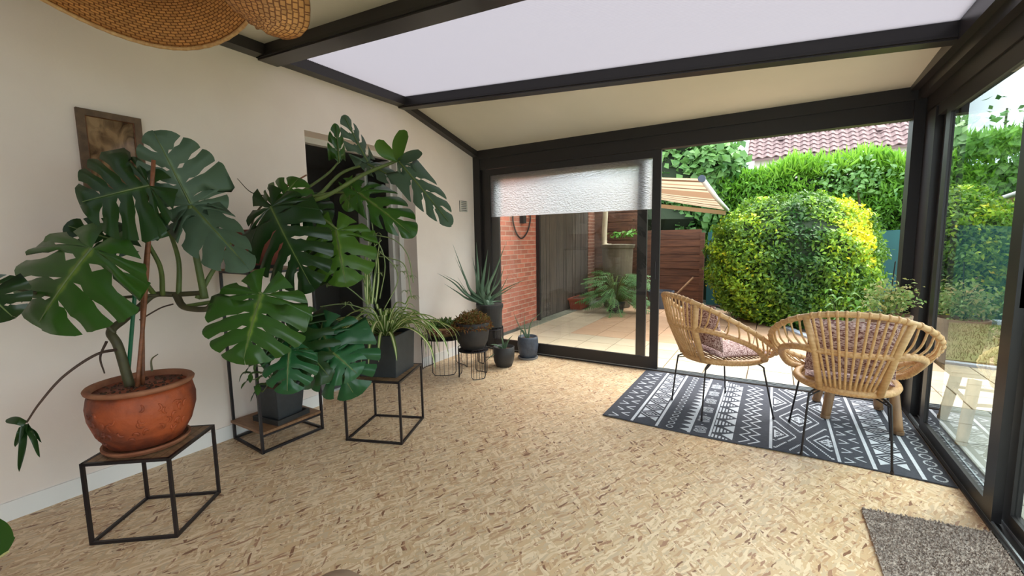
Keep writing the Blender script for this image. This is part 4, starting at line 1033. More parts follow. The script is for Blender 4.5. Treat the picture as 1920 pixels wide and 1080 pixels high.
def tray(parent, c, w, mt, rot=0, h=.03):
    ca, sa_ = math.cos(rot), math.sin(rot); mb = MB()
    def R2(x, y, z): return (c[0]+x*ca-y*sa_, c[1]+x*sa_+y*ca, c[2]+z)
    def bx(x0, x1, y0, y1, z0, z1): mb.hexa([R2(x0,y0,z0),R2(x1,y0,z0),R2(x1,y1,z0),R2(x0,y1,z0),R2(x0,y0,z1),R2(x1,y0,z1),R2(x1,y1,z1),R2(x0,y1,z1)])
    v = w/2; bx(-v, v, -v, v, 0, .01)
    for a in ((-v-.006,-v+.006,-v-.006,v+.006), (v-.006,v+.006,-v-.006,v+.006), (-v+.006,v-.006,-v-.006,-v+.006), (-v+.006,v-.006,v-.006,v+.006)): bx(*a, 0, h)
    return mb.build('tray', mt, parent)
tray(m3, c3, .25, M['pot_black'], .12, .035)
cs = c3+Vector((0,0,.25))
for px, py, d in ((478,685,2.55),(474,712,2.5),(488,700,2.45),(500,722,2.4),(492,735,2.4),(505,700,2.4),(470,700,2.5),(497,680,2.5)):
    t = P(px, py, d); petiole([cs+Vector((-.03,-.03,0)), cs.lerp(t,.5)+Vector((0,0,.04)), t], .003, m3, 'stem')
    mb = MB(); blade(mb, [t, t+Vector((random.uniform(-.03,.01),-.03,.0)), t+Vector((random.uniform(-.05,.02),-.05,-.045))], .042, .15); mb.build('small_leaf', M['mon1'], m3, smooth=True)
petiole([cs, P(545,700,2.5), P(560,640,2.4), P(545,650,2.3)], (.010,.006), m3)
monstera('leaf', P(543,655,2.28), P(533,738,2.2), .135, N(0,.3), M['mon4'], m3, 6, .15, .15, seed=7, slit=.34, full=.8, gap=.2)
petiole([cs+Vector((0,.02,0)), P(565,690,2.55), P(540,620,2.45)], (.010,.006), m3)
monstera('leaf', P(538,612,2.45), P(618,708,2.35), .20, N(.1,.5), M['mon2'], m3, 8, .15, .15, seed=8, slit=.34, gap=.22)
petiole([cs+Vector((.02,.03,0)), P(580,660,2.55), P(606,628,2.5)], (.009,.006), m3)
monstera('leaf', P(606,626,2.5), P(655,745,2.4), .22, N(-.2,.4), M['mon4'], m3, 7, .2, .25, seed=9, slit=.27, gap=.24)
monstera('leaf', P(596,655,2.6), P(606,582,2.55), .10, N(0,.2), M['mon2'], m3, 5, .1, .2, seed=10)
petiole([cs+Vector((.0,.03,0)), P(575,680,2.65), P(596,655,2.6)], (.008,.005), m3)
monstera('leaf', P(625,662,2.45), P(668,698,2.4), .13, N(0,.6), M['mon4'], m3, 5, .3, .2, seed=11)
petiole([cs+Vector((.02,.03,0)), P(590,690,2.55), P(625,662,2.45)], (.007,.005), m3)

# ---- monstera on top of the tall stand
c2 = Vector((-3.11, 1.70, H2+.012))
m2_ = thing('shelf_top_monstera', 'monstera with arching leaves in a deep red-brown pot on top of the tall stand', 'plant', c2)
MB().lathe([(.11,.015),(.12,.02),(.15,.12),(.168,.22),(.176,.22),(.178,.26),(.165,.265),(.155,.2)], c2, 36).build('pot', M['terra_red'], m2_, smooth=False)
MB().lathe([(.11,0),(.14,.006),(.15,.024),(.14,.024),(.12,.01)], c2, 36).build('saucer', M['pot_black'], m2_)
MB().lathe([(.146,.205),(.02,.215)], c2, 24).build('soil', M['soil'], m2_)
cs = c2+Vector((.02, 0, .21)); crown = P(520, 385, 2.72)
petiole([cs, P(495,425,2.8), crown], (.018,.014), m2_, 'stem_d', 'main_stem', 10)
def pet2(*p, r=(.009,.006), mt='stem'): petiole([crown]+list(p), r, m2_, mt)
pet2(P(590,370,2.7), P(640,325,2.7), P(690,307,2.7), r=(.014,.007))
pet2(P(580,350,2.8), P(615,325,2.85), P(634,305,2.85))
pet2(P(600,372,2.6), P(680,328,2.6), P(735,305,2.6), P(748,300,2.6), r=(.015,.008))
pet2(P(570,372,2.65), P(620,362,2.65), P(670,360,2.65))
pet2(P(570,395,2.6), P(612,415,2.6), P(632,430,2.6), r=(.013,.007))
petiole([P(520,360,2.75), P(545,345,2.75), P(575,328,2.78)], .005, m2_, 'bamboo', 'dry_stalk')
petiole([P(500,368,2.8), P(470,360,2.8), P(445,335,2.8)], (.004,.002), m2_, 'stem_d', 'aerial_root')
petiole([P(500,375,2.8), P(480,400,2.85), P(470,428,2.85)], .006, m2_, 'stem_d', 'aerial_root')
monstera('leaf', P(508,388,2.55), P(578,540,2.4), .225, N(-.05,.15), M['mon2'], m2_, 9, .1, .15, seed=12, slit=.34, full=.9, gap=.2)
monstera('leaf', P(520,392,2.6), P(548,325,2.6), .155, N(.1,.5), M['mon1'], m2_, 6, .35, .3, seed=13, slit=.36)
monstera('leaf', P(540,380,2.68), P(612,402,2.6), .15, N(0,.6), M['mon2'], m2_, 6, .2, .2, seed=14)
monstera('leaf', P(630,432,2.6), P(648,538,2.55), .195, N(.1,.1), M['mon5'], m2_, 6, .05, .12, seed=15, slit=.5)
monstera('leaf', P(603,455,2.75), P(600,535,2.7), .12, N(-.1,.1), M['mon2'], m2_, 5, .05, .12, seed=25, slit=.5)
monstera('leaf', P(672,362,2.6), P(772,434,2.5), .085, N(-.2,.5), M['mon1'], m2_, 6, .15, .35, seed=17, slit=.34, hw2=.14, gap=.2)
monstera('leaf', P(748,303,2.55), P(848,420,2.45), .085, N(.2,.3), M['mon3'], m2_, 7, .06, .3, seed=18, slit=.36, full=.5, hw2=.10, gap=.2)
for t_, w_ in (((708,262),.065), ((762,245),.07), ((792,288),.055)):
    mb = MB(); b_ = (746,302); mid = ((b_[0]+t_[0])/2-4, (b_[1]+t_[1])/2+2)
    blade(mb, [P(*b_,2.57), P(*mid,2.52), P(*t_,2.46)], w_, .25, up=tuple(-CF), wf=lambda t: .35+.85*math.sin(PI*min(1,t*.8))**1.2 if t < .98 else .3); mb.build('back_lobe', M['mon5'] if t_[0] < 780 else M['mon3'], m2_, smooth=True)
monstera('leaf', P(692,308,2.7), P(642,216,2.62), .068, N(.7,.2), M['mon3'], m2_, 6, -.05, .5, seed=19, slit=.28, full=.4, gap=.25)
monstera('leaf', P(636,306,2.85), P(630,230,2.8), .05, N(.8,.2), M['mon1'], m2_, 5, .02, .5, seed=20, slit=.35, full=.4)
monstera('leaf', P(690,308,2.68), P(753,338,2.6), .05, N(0,.5), M['mon3'], m2_, 4, .1, .3, seed=21)
monstera('leaf', P(660,345,2.75), P(650,395,2.7), .07, N(0,.3), M['mon5'], m2_, 4, .1, .3, seed=22)

# ---- second cube stand and spider plant
s2 = cube_stand('cube_plant_stand', 'black metal cube stand with slatted wooden top under the square spider plant pot', (-2.555,1.915), (-2.165,2.06), (-2.345,2.47), (-2.72,2.32), .45)
c4 = Vector((-2.435, 2.20, .45)); rot4 = math.radians(20)
sp = thing('spider_plant', 'green and cream striped spider plant in a square dark grey pot on its cube stand', 'plant', c4)
square_pot(sp, tuple(c4), .30, .325, .30, M['pot_dark'], rot4)
cs = c4+Vector((0,0,.27))
for k in range(64):
    a = random.uniform(0, 2*PI); L2 = random.uniform(.2, .38); el = random.choice((.35,.6,.9,1.15)); o = Vector((math.cos(a), math.sin(a), 0))
    r0 = random.uniform(0, .08); p0 = cs+o*r0*.6; rise = L2*math.sin(el)*.62; ru = L2*math.cos(el)*.9+.05
    p1 = p0+o*ru*.45+Vector((0,0,rise)); p2 = p0+o*ru*.95+Vector((0,0,rise*.95)); p3 = p0+o*(ru*1.35)+Vector((0,0,rise*.35-.03)); p4 = p0+o*ru*1.5+Vector((0,0,rise*.1-random.uniform(.05,.16)))
    if el > 1: p3 = p0+o*ru*1.2+Vector((0,0,rise*1.2)); p4 = p0+o*ru*1.5+Vector((0,0,rise*1.05))
    mb = MB(); blade(mb, [p0, p1, p2, p3, p4], random.uniform(.019,.028), .3, stripes=True); mb.build('leaf', M['spider'], sp, smooth=True)
for (a, b, c, d) in (((700,560),(705,500),(700,440),(695,395)), ((705,570),(690,520),(698,470),(715,450)), ((712,560),(722,500),(712,460),(690,440)), ((700,565),(680,520),(686,475),(700,450)),
                     ((720,580),(745,530),(740,500),(710,470)), ((700,580),(660,545),(640,535),(612,536)), ((706,590),(670,575),(640,570),(600,575)), ((700,440),(740,450),(765,480),(775,530)), ((705,480),(735,485),(760,500),(772,560)), ((715,470),(700,500),(690,540),(688,575))):
    dd = 2.72; petiole([P(*a,dd), P(*b,dd-.02), P(*c,dd-.04), P(*d,dd-.05)], .0035, sp, 'spider_g', 'runner', 5)
for (px, py) in ((775,558),(762,548),(705,440),(700,475),(712,515),(650,570),(616,536),(770,520),(745,500),(757,512)):
    c = P(px, py, 2.68)
    mb = MB()
    for q in range(5):
        a = q*1.3+px; blade(mb, [c, c+Vector((math.cos(a)*.02, math.sin(a)*.02, .012)), c+Vector((math.cos(a)*.045, math.sin(a)*.045, -.01))], .006, .2)
    mb.build('plantlet', M['spider_g'], sp)
for k in range(9):
    x = 698+random.uniform(-12, 14); mb = MB(); dd = 2.7+random.uniform(-.05,.05)
    blade(mb, [P(x, 570, dd), P(x+random.uniform(-8,8), 520, dd), P(x+random.uniform(-14,18), 455+random.uniform(-30,40), dd)], .014, .2, up=tuple(-CF), stripes=True); mb.build('leaf', M['spider'], sp, smooth=True)

# ---- wire stands in the corner
def wire_stand(label, cx, cy, r, h, rot=0, top=True):
    s = thing('wire_plant_stand', label, 'plant stand', (cx, cy, 0), group='black wire plant stands in the corner')
    c = Vector((cx, cy, 0)); rr = .0035
    ring = [c+Vector((r*math.cos(t), r*math.sin(t), h-.03)) for t in np.linspace(0, 2*PI, 37)[:-1]]
    MB().tube(ring, .004, 6, closed=True).build('top_ring', M['black_metal'], s)
    if top: MB().lathe([(r-.004,0),(r-.004,.006)], (cx, cy, h-.030), 32).build('top_plate', M['black_metal'], s)
    for q in range(3):
        a0 = rot+q*2*PI/3; half = .52
        def arc(z, hf=half, rad=r): return [c+Vector((rad*math.cos(a0+t), rad*math.sin(a0+t), z)) for t in np.linspace(-hf, hf, 11)]
        top_ = arc(h); bot = arc(.02); b2 = arc(.004, half*.82); t2 = arc(h, half*.82)
        loop = arc(.004, half*.8)+arc(.03, half)[-1:]+arc(h-.03, half)[-1:]+arc(h, half*.8)[::-1]+arc(h-.03, half)[:1]+arc(.03, half)[:1]
        pn = MB().tube(loop, .0042, 6, closed=True); o = pn.build('leg_frame', M['black_metal'], s)
        for t in np.linspace(-half*.72, half*.72, 5):
            x, y = cx+r*math.cos(a0+t), cy+r*math.sin(a0+t)
            MB().tube([(x, y, .004), (x, y, h)], .0022, 5).build('wire', M['black_metal'], o)
    return s
W1 = (-3.06, 3.60); W2 = (-2.64, 3.56); W3 = (-2.80, 4.12)
wire_stand('low black wire stand at the wall carrying the patterned bowl', W1[0], W1[1], .245, .40, -.9)
wire_stand('small black wire stand at the front under the dark pot of rusty sedum', W2[0], W2[1], .155, .31, -.55, True)
wire_stand('black wire stand at the back in the corner under the big aloe pot', W3[0], W3[1], .15, .42, .1)
bwl = thing('patterned_bowl', 'wide brown patterned bowl of green succulents on the low wire stand', 'plant', (W1[0], W1[1], .34))
z0 = .377
MB().lathe([(.09,0),(.14,.01),(.185,.05),(.198,.10),(.202,.115),(.188,.115),(.178,.09)], (W1[0], W1[1], z0), 36).build('bowl', mat('ochre_bowl', srgb(164,128,88), .5), bwl, smooth=False)
MB().lathe([(.1885,.052),(.2005,.097)], (W1[0], W1[1], z0), 36, cap=False).build('brown_band', mat('brown_glaze', srgb(92,50,34), .4), bwl)
for k in range(18):
    a = k/18*2*PI; x, y = W1[0]+.1985*math.cos(a), W1[1]+.1985*math.sin(a)
    pts = [Vector((x-math.sin(a)*.012*math.cos(t), y+math.cos(a)*.012*math.cos(t), z0+.076+.014*math.sin(t))) for t in np.linspace(0, 2*PI, 9)[:-1]]
    MB().tube(pts, .0025, 4, closed=True).build('motif', mat('cream_glaze', srgb(206,170,130), .5) if k == 0 else bpy.data.materials['cream_glaze'], bwl)
MB().lathe([(.18,.10),(.02,.108)], (W1[0], W1[1], z0), 24).build('soil', M['soil'], bwl)
n = 520; a = rng.uniform(0, 2*PI, n); r_ = .17*np.sqrt(rng.uniform(0, 1, n)); pts = np.stack([W1[0]+r_*np.cos(a), W1[1]+r_*np.sin(a), z0+.10+.04*(1-(r_/.18)**2)+rng.uniform(0, .03, n)], 1)
foliage('succulents', pts, np.tile([0, 0, 1.], (n, 1)), .045, M['succ'], bwl, rng.uniform(0, 1, n), aspect=.4, droop=-.3)
# sedum pot
sz = .287
sd3 = thing('sedum_pot', 'dark round pot of rusty brown sedum on the front wire stand', 'plant', (W2[0], W2[1], sz))
MB().lathe([(.08,0),(.115,.01),(.155,.09),(.172,.19),(.178,.285),(.170,.29),(.165,.24)], (W2[0], W2[1], sz), 40).build('pot', M['pot_black'], sd3, smooth=True)
MB().lathe([(.166,.262),(.02,.268)], (W2[0], W2[1], sz), 24).build('soil', M['soil'], sd3)
n = 2600; a = rng.uniform(0, 2*PI, n); r_ = .20*np.sqrt(rng.uniform(0, 1, n)); hh = .14*(1-(r_/.22)**2)
pts = np.stack([W2[0]+r_*np.cos(a), W2[1]+r_*np.sin(a), sz+.262+hh*rng.uniform(.2, 1, n)-.04*(r_ > .175)], 1)
foliage('moss', pts, rng.normal(0, 1, (n, 3))+[0, 0, .6], .034, M['moss'], sd3, rng.uniform(0, 1, n)+.3*(pts[:, 2] > sz+.3), aspect=.3)
petiole([(W2[0]+.02, W2[1]-.16, sz+.25), (W2[0]+.03, W2[1]-.165, sz+.2), (W2[0]+.02, W2[1]-.16, sz+.16)], .002, sd3, 'spider_g', 'root_hair')
# big aloe
al = thing('large_aloe', 'large spiky aloe in a dark pot on the back wire stand', 'plant', (W3[0], W3[1], .39))
MB().lathe([(.09,0),(.12,.01),(.15,.24),(.158,.24),(.158,.275),(.145,.275)], (W3[0], W3[1], .397), 32).build('pot', M['pot_black'], al)
MB().lathe([(.145,.25),(.02,.26)], (W3[0], W3[1], .397), 20).build('soil', M['soil'], al)
bx_ = P(900, 572, 3.95); ac = Vector((W3[0], W3[1], .66)); dA = (ac-CAM).dot(CF)
for (mx, my, tx, ty, w_) in ((872,520,849,458,.05),(880,540,853,482,.04),(850,530,820,512,.038),(858,530,832,515,.03),(858,548,833,532,.036),(896,505,893,454,.055),(893,520,886,482,.04),(908,510,915,468,.05),(930,505,949,454,.045),
                             (935,530,947,495,.035),(950,540,992,521,.036),(938,545,956,511,.028),(915,525,918,493,.035),(930,565,953,565,.03),(945,548,978,528,.024),(905,540,902,500,.04),(922,545,936,503,.03),(880,555,858,520,.03),(925,560,940,545,.02)):
    d0 = dA+random.uniform(-.12, .12)
    b0 = ac+Vector((random.uniform(-.05,.05), random.uniform(-.05,.05), 0))
    aloe_leaf(al, [b0, P((mx*.5+900*.5), my*.45+572*.55, dA+(d0-dA)*.4), P(mx, my, d0), P(tx, ty, d0-.02)], w_)
# small pots on the floor
sp1 = at(937, 690, 2, 0); sp1 = (sp1.x-.0, sp1.y+.09)
ap = thing('small_aloe', 'small aloe in a low black pot on the floor in the corner', 'plant', (sp1[0], sp1[1], 0))
MB().lathe([(.07,0),(.09,.008),(.113,.07),(.12,.14),(.12,.225),(.112,.228),(.108,.17)], (sp1[0], sp1[1], 0), 36).build('pot', M['pot_black'], ap, smooth=True)
MB().lathe([(.109,.19),(.02,.2)], (sp1[0], sp1[1], 0), 20).build('soil', M['soil'], ap)
ac = Vector((sp1[0], sp1[1], .17)); dA = (ac-CAM).dot(CF)
for (tx, ty, w_) in ((962,628,.026),(918,646,.028),(940,630,.024),(905,682,.02),(930,650,.03),(948,640,.024)):
    t = P(tx, ty, dA-.1); aloe_leaf(ap, [ac, ac.lerp(t, .5)+Vector((0,0,.03)), t], w_)
sp2 = at(984, 674, 2, 0); sp2 = (sp2.x, sp2.y+.08)
bp_ = thing('stoneware_aloe', 'thin-leafed aloe in a blue-grey stoneware pot on a saucer by the door frame', 'plant', (sp2[0], sp2[1], 0))
MB().lathe([(.10,0),(.118,.003),(.122,.024),(.113,.024),(.10,.01)], (sp2[0], sp2[1], 0), 32).build('saucer', M['grey_clay'], bp_)
MB().lathe([(.07,.012),(.09,.016),(.115,.08),(.125,.16),(.121,.24),(.113,.266),(.105,.266),(.102,.20)], (sp2[0], sp2[1], 0), 40).build('pot', M['pot_blue'], bp_, smooth=True)
MB().lathe([(.105,.235),(.02,.24)], (sp2[0], sp2[1], 0), 20).build('soil', M['soil'], bp_)
ac = Vector((sp2[0], sp2[1], .21)); dA = (ac-CAM).dot(CF)
for (mx, my, tx, ty, w_) in ((972,608,961,582,.018),(996,605,1018,583,.02),(983,610,984,588,.018),(978,618,976,648,.022),(974,612,968,600,.016)):
    aloe_leaf(bp_, [ac, P(mx, my, dA-.03), P(tx, ty, dA-.05)], w_)

# ---- leaf tip of a floor plant at the bottom left
fp = thing('floor_plant', 'yellow-edged round green leaf of a floor plant at the bottom left', 'plant', P(-120, 1050, 1.75)*1)
c = P(-130, 1040, 1.7); c = Vector((c.x, c.y, 0)); fp.location = c; WL[fp] = c.copy()
MB().lathe([(.07,0),(.09,.14),(.096,.14),(.096,.16),(.086,.16)], c, 28).build('pot', M['pot_black'], fp)
MB().lathe([(.086,.145),(.02,.15)], c, 20).build('soil', M['soil'], fp)
for (bx0, by0, tx, ty, d) in ((-70,1000,22,1022,1.72), (-160,930,-90,900,1.7), (-150,960,-190,1040,1.6)):
    b, t = P(bx0, by0, d), P(tx, ty, d); petiole([c+Vector((0,0,.15)), (c+Vector((0,0,.3))).lerp(b,.5), b], .004, fp)
    mb = MB(); blade(mb, [b, b.lerp(t, .3)+Vector((0,0,.01)), b.lerp(t, .7), t], .15, .05, up=tuple(N(0,.4)), wf=lambda t: math.sin(PI*min(1, .1+.9*t))**.45 if t < .995 else .35)
    mb.build('leaf', M['mon1'], fp, smooth=True)
    mb = MB(); e0 = P(tx-40, ty+28, d-.02) ; e1 = P(tx-6, ty+12, d-.02)
    mb.tube(bez([b+Vector((0,0,-.07)), e0, e1], 5), .004, 5); mb.build('leaf_edge', mat('cream_leaf_edge', srgb(200,196,130), .5), fp)
# pouf edge at the bottom of the view
pc2 = P(628, 1150, 1.25); pf2 = thing('round_pouf', 'taupe round pouf with a small knob at the bottom edge of the view', 'pouf', (pc2.x, pc2.y, 0))
zt = P(628, 1088, (pc2-CAM).dot(CF)).z
MB().lathe([(.06,0),(.10,.02),(.115,zt*.5),(.10,zt-.05),(.07,zt-.014),(.03,zt-.002),(.004,zt)], (pc2.x, pc2.y, 0), 36).build('cover', M['pouf'], pf2, smooth=True)
MB().lathe([(.006,0),(.008,.006),(.006,.014),(.002,.017)], (pc2.x-.02, pc2.y-.01, zt-.003), 12).build('knob', M['pouf'], pf2)

# ------------------------------------------------------------------ rugs
rx0, rx1, ry0_, ry1_ = -1.115, .925, 3.195, 4.575
rug = thing('patterned_rug', 'charcoal rug with white geometric bands lying along the open sliding door', 'rug', (0, 3.86, 0))
mb = MB(); N_ = 60; vs = []; fs = []
def rz(x, y): return .006+.004*max(0, math.sin(x*5.3+1)) * (1 if y < 3.35 else .3)
for i in range(N_+1):
    x = lin(rx0, rx1, i/N_)
    for j in range(13):
        y = lin(ry0_+.012*math.sin(x*4), ry1_, j/12); vs.append((x, y, rz(x, y)))
for i in range(N_):
    for j in range(12):
        a = i*13+j; fs.append((a, a+13, a+14, a+1))
mb.add(vs, fs); o = mb.build('weave', M['rug'], rug); 
so = o.modifiers.new('s', 'SOLIDIFY'); so.thickness = .005; so.offset = -1
CY0, CPER = 3.48, .70
pt = MB(); RW = ry1_-ry0_-.03
def PZ(x, y): return (x, y, rz(x, y)+.0012)
def strip(p, w):         # polyline in rug plane
    for (x0, y0), (x1, y1) in zip(p, p[1:]):
        dx, dy = x1-x0, y1-y0; l = math.hypot(dx, dy)
        if l < 1e-6: continue
        nx, ny = -dy/l*w/2, dx/l*w/2; ex, ey = dx/l*w*.25, dy/l*w*.25
        pt.add([PZ(x0+nx-ex, y0+ny-ey), PZ(x0-nx-ex, y0-ny-ey), PZ(x1-nx+ex, y1-ny+ey), PZ(x1+nx+ex, y1+ny+ey)], [(0,1,2,3)])
def poly(p): pt.add([PZ(*q) for q in p], [tuple(range(len(p)))])
ya, yb = ry0_+.015, ry1_-.01
def zig(xc, amp, per, w, ph=0, joined=True):
    y = ya; k = 0; p = []
    while y < yb: p.append((xc+(amp if k % 2 else -amp), y)); y += per/2; k += 1
    strip(p, w)
def vline(x, w): strip([(x, ya), (x, yb)], w)
def vees(xc, amp, per, w, ph=0, d=1):     # separate chevrons
    y = ya+ph
    while y+per*.8 < yb:
        strip([(xc-amp*d, y), (xc+amp*d, y+per*.2), (xc-amp*d*.1, y+per*.45), (xc+amp*d, y+per*.8)][:3], w); y += per
def ovals(xc, rx, ry, per, w):
    y = ya+per/2
    while y+ry < yb:
        p = [(xc+rx*math.cos(t), y+ry*math.sin(t)) for t in np.linspace(0, 2*PI, 13)]; strip(p, w); y += per
def diamonds_band(x0, x1, per):            # white squares with dark X leaving outlined diamonds
    y = ya; xc = (x0+x1)/2; hw = (x1-x0)/2
    while y+per <= yb+.001:
        yc = y+per/2
        strip([(x0+.006, yc), (xc, yc+per*.34), (x1-.006, yc), (xc, yc-per*.34), (x0+.006, yc)], .010)
        strip([(xc-hw*.35, yc), (xc, yc+per*.12), (xc+hw*.35, yc), (xc, yc-per*.12), (xc-hw*.35, yc)], .008)
        poly([(xc-.005, y+per*.04), (x0, y+per*.04), (x0, yc-.012)]); 
        poly([(xc+.005, y+per*.04), (x1, yc-.012), (x1, y+per*.04)]); 
        poly([(xc-.005, y+per*.96), (x0, yc+.012), (x0, y+per*.96)]); poly([(xc+.005, y+per*.96), (x1, y+per*.96), (x1, yc+.012)])
        y += per
u = rx0
def vcols(xa, xb, per, w):              # two columns of open chevrons facing each other
    xm = (xa+xb)/2; y = ya+.015
    while y+per*.45 < yb:
        strip([(u+xa, y), (u+xm-.002, y+per*.18), (u+xa+.008, y+per*.47)], w)
        y2 = y+per*.42
        if y2+per*.45 < yb: strip([(u+xb, y2), (u+xm+.006, y2+per*.22), (u+xb-.006, y2+per*.5)], w)
        y += per
def dband(x0, x1, per):
    x0 += u; x1 += u; xc = (x0+x1)/2; y = ya-.03
    while y+per*.9 < yb:
        yc = y+per/2; h = per*.40
        if y > ya-.001 or True:
            if yc-h > ya: 
                strip([(x0-.002, yc), (xc, yc+h), (x1+.002, yc), (xc, yc-h), (x0-.002, yc)], .007)
                strip([(xc-.034, yc), (xc, yc+.026), (xc+.034, yc), (xc, yc-.026), (xc-.034, yc)], .008); poly([(xc-.011, yc), (xc, yc-.009), (xc+.011, yc), (xc, yc+.009)])
            g = .014; yt = y+per
            if yt+per*.3 < yb:
                poly([(x0, yt-per*.29), (xc-g, yt-.002), (x0, yt+per*.29)]); poly([(x1, yt-per*.29), (x1, yt+per*.29), (xc+g, yt+.002)])
        y += per
vcols(.045, .185, .145, .011); vline(u+.23, .020)
dband(.255, .392, .155); vline(u+.415, .020)
ovals(u+.503, .022, .024, .075, .010)
y = ya
while y+.08 < yb:
    poly([(u+.572, y+.04), (u+.632, y+.008), (u+.632, y+.072)]); y += .082
vline(u+.641, .02)
y = ya+.03
while y+.13 < yb:
    xc = u+.708; yc = y+.06
    strip([(xc-.036, yc), (xc-.006, yc+.024), (xc+.006, yc+.024), (xc+.036, yc), (xc+.006, yc-.024), (xc-.006, yc-.024), (xc-.036, yc)], .009)
    poly([(xc-.010, yc-.006), (xc+.010, yc-.006), (xc+.010, yc+.006), (xc-.010, yc+.006)])
    for q in (-1, 1):
        for e in (.040, .057): strip([(xc-.040, yc+q*(e-.016)), (xc-.008, yc+q*e), (xc+.008, yc+q*e), (xc+.040, yc+q*(e-.016))], .008)
    poly([(xc-.008, yc+.088), (xc+.008, yc+.088), (xc+.008, yc+.098), (xc-.008, yc+.098)])
    y += .21
vline(u+.778, .014)
y = ya
while y+.14 < yb:
    poly([(u+.852, y+.07), (u+.922, y+.008), (u+.922, y+.132)])
    for k, (xx, l_) in enumerate(((.797, .055), (.820, .046), (.843, .036), (.866, .024), (.886, .013))):
        for yy in (y+.0, y+.14):
            a_, b_2 = max(ya, yy-l_+.004), min(yb, yy+l_-.004)
            if yy == y+.14 or y == ya:
                if b_2 > a_: strip([(u+xx, a_), (u+xx, b_2)], .013)
    y += .14
zig(u+.993, .030, .13, .011); zig(u+1.052, .032, .13, .012)
vline(u+1.15, .018)
x0, x1 = u+1.158, u+1.505
def teeth(a, b, n_):
    for i in range(n_):
        q = (lin(a[0], b[0], (i+.5)/n_), lin(a[1], b[1], (i+.5)/n_))
        if ya+.012 < q[1] < yb-.012 and x0+.005 < q[0] < x1-.01: poly([(q[0]-.0045, q[1]-.010), (q[0]+.0045, q[1]-.010), (q[0]+.0045, q[1]+.010), (q[0]-.0045, q[1]+.010)])
def clipdia(cx_, cy_, hx, hy, w):
    p = [(cx_-hx, cy_), (cx_, cy_+hy), (cx_+hx, cy_), (cx_, cy_-hy), (cx_-hx, cy_)]
    for a_, b_ in zip(p, p[1:]):
        for i in range(8):
            q0 = (lin(a_[0], b_[0], i/8), lin(a_[1], b_[1], i/8)); q1 = (lin(a_[0], b_[0], (i+1)/8), lin(a_[1], b_[1], (i+1)/8))
            if min(q0[1], q1[1]) > ya and max(q0[1], q1[1]) < yb and min(q0[0], q1[0]) > x0 and max(q0[0], q1[0]) < x1: strip([q0, q1], w)
for col, cxx in ((0, 1.175), (1, 1.33), (0, 1.485)):
    for row in range(-1, 5):
        cx_, cy_ = u+cxx, CY0+row*CPER+(CPER/2 if col else 0)
        clipdia(cx_, cy_, .080, .128, .012)
        for i in range(-4, 5):
            for j in range(-4, 5):
                xx, yy = cx_+i*.012, cy_+j*.015
                if abs(i)+abs(j) <= 4 and ya < yy-.008 and yy+.008 < yb and x0 < xx-.006 and xx+.006 < x1 and not (abs(i) in (1, 2) and abs(j) == 1):
                    poly([(xx-.006, yy-.0075), (xx+.006, yy-.0075), (xx+.006, yy+.0075), (xx-.006, yy+.0075)])
        hx, hy = .126, .25
        for a_, b_ in (((-hx,0),(0,hy)), ((0,hy),(hx,0)), ((hx,0),(0,-hy)), ((0,-hy),(-hx,0))): teeth((cx_+a_[0], cy_+a_[1]), (cx_+b_[0], cy_+b_[1]), 15)
vline(u+1.518, .018)
vcols(1.545, 1.655, .145, .011); vline(u+1.69, .020)
dband(1.725, 1.862, .155); vline(u+1.908, .020)
ovals(u+1.985, .028, .034, .098, .010)
pt.build('white_pattern', M['rug_w'], rug, kind='stuff')
mb = MB(); pts = [(lin(rx0, rx1, i/60), ry0_+.012*math.sin(lin(rx0, rx1, i/60)*4), rz(lin(rx0, rx1, i/60), 3.2)+.0) for i in range(61)]
mb.tube(pts, .0045, 6); mb.build('binding', M['rug'], rug)
# grey carpet
crp = thing('grey_mat', 'grey-brown pile carpet at the lower right corner of the floor', 'carpet', (.7, 2.2, 0))
A_, B2, C_, D_2 = Vector((.44,2.70,0)), Vector((.925,2.76,0)), Vector((.935,1.1,0)), Vector((.45,1.1,0))
mb = MB(); mb.hexa([D_2, C_, B2, A_, D_2+Vector((0,0,.010)), C_+Vector((0,0,.010)), B2+Vector((0,0,.010)), A_+Vector((0,0,.010))]); mb.build('backing', M['carpet'], crp)
n = 26000; uu = rng.uniform(0, 1, n); vv = rng.uniform(.0, 1, n); a_ = np.array
pts = (a_(A_)[None]*(1-uu[:, None])+a_(B2)[None]*uu[:, None])*(1-vv[:, None])+(a_(D_2)[None]*(1-uu[:, None])+a_(C_)[None]*uu[:, None])*vv[:, None]+[0, 0, .008]
foliage('pile', pts, rng.normal(0, 1, (n, 3)), .012, M['carpet'], crp, rng.uniform(0, 1, n), aspect=.5, up=(0, 0, 1))

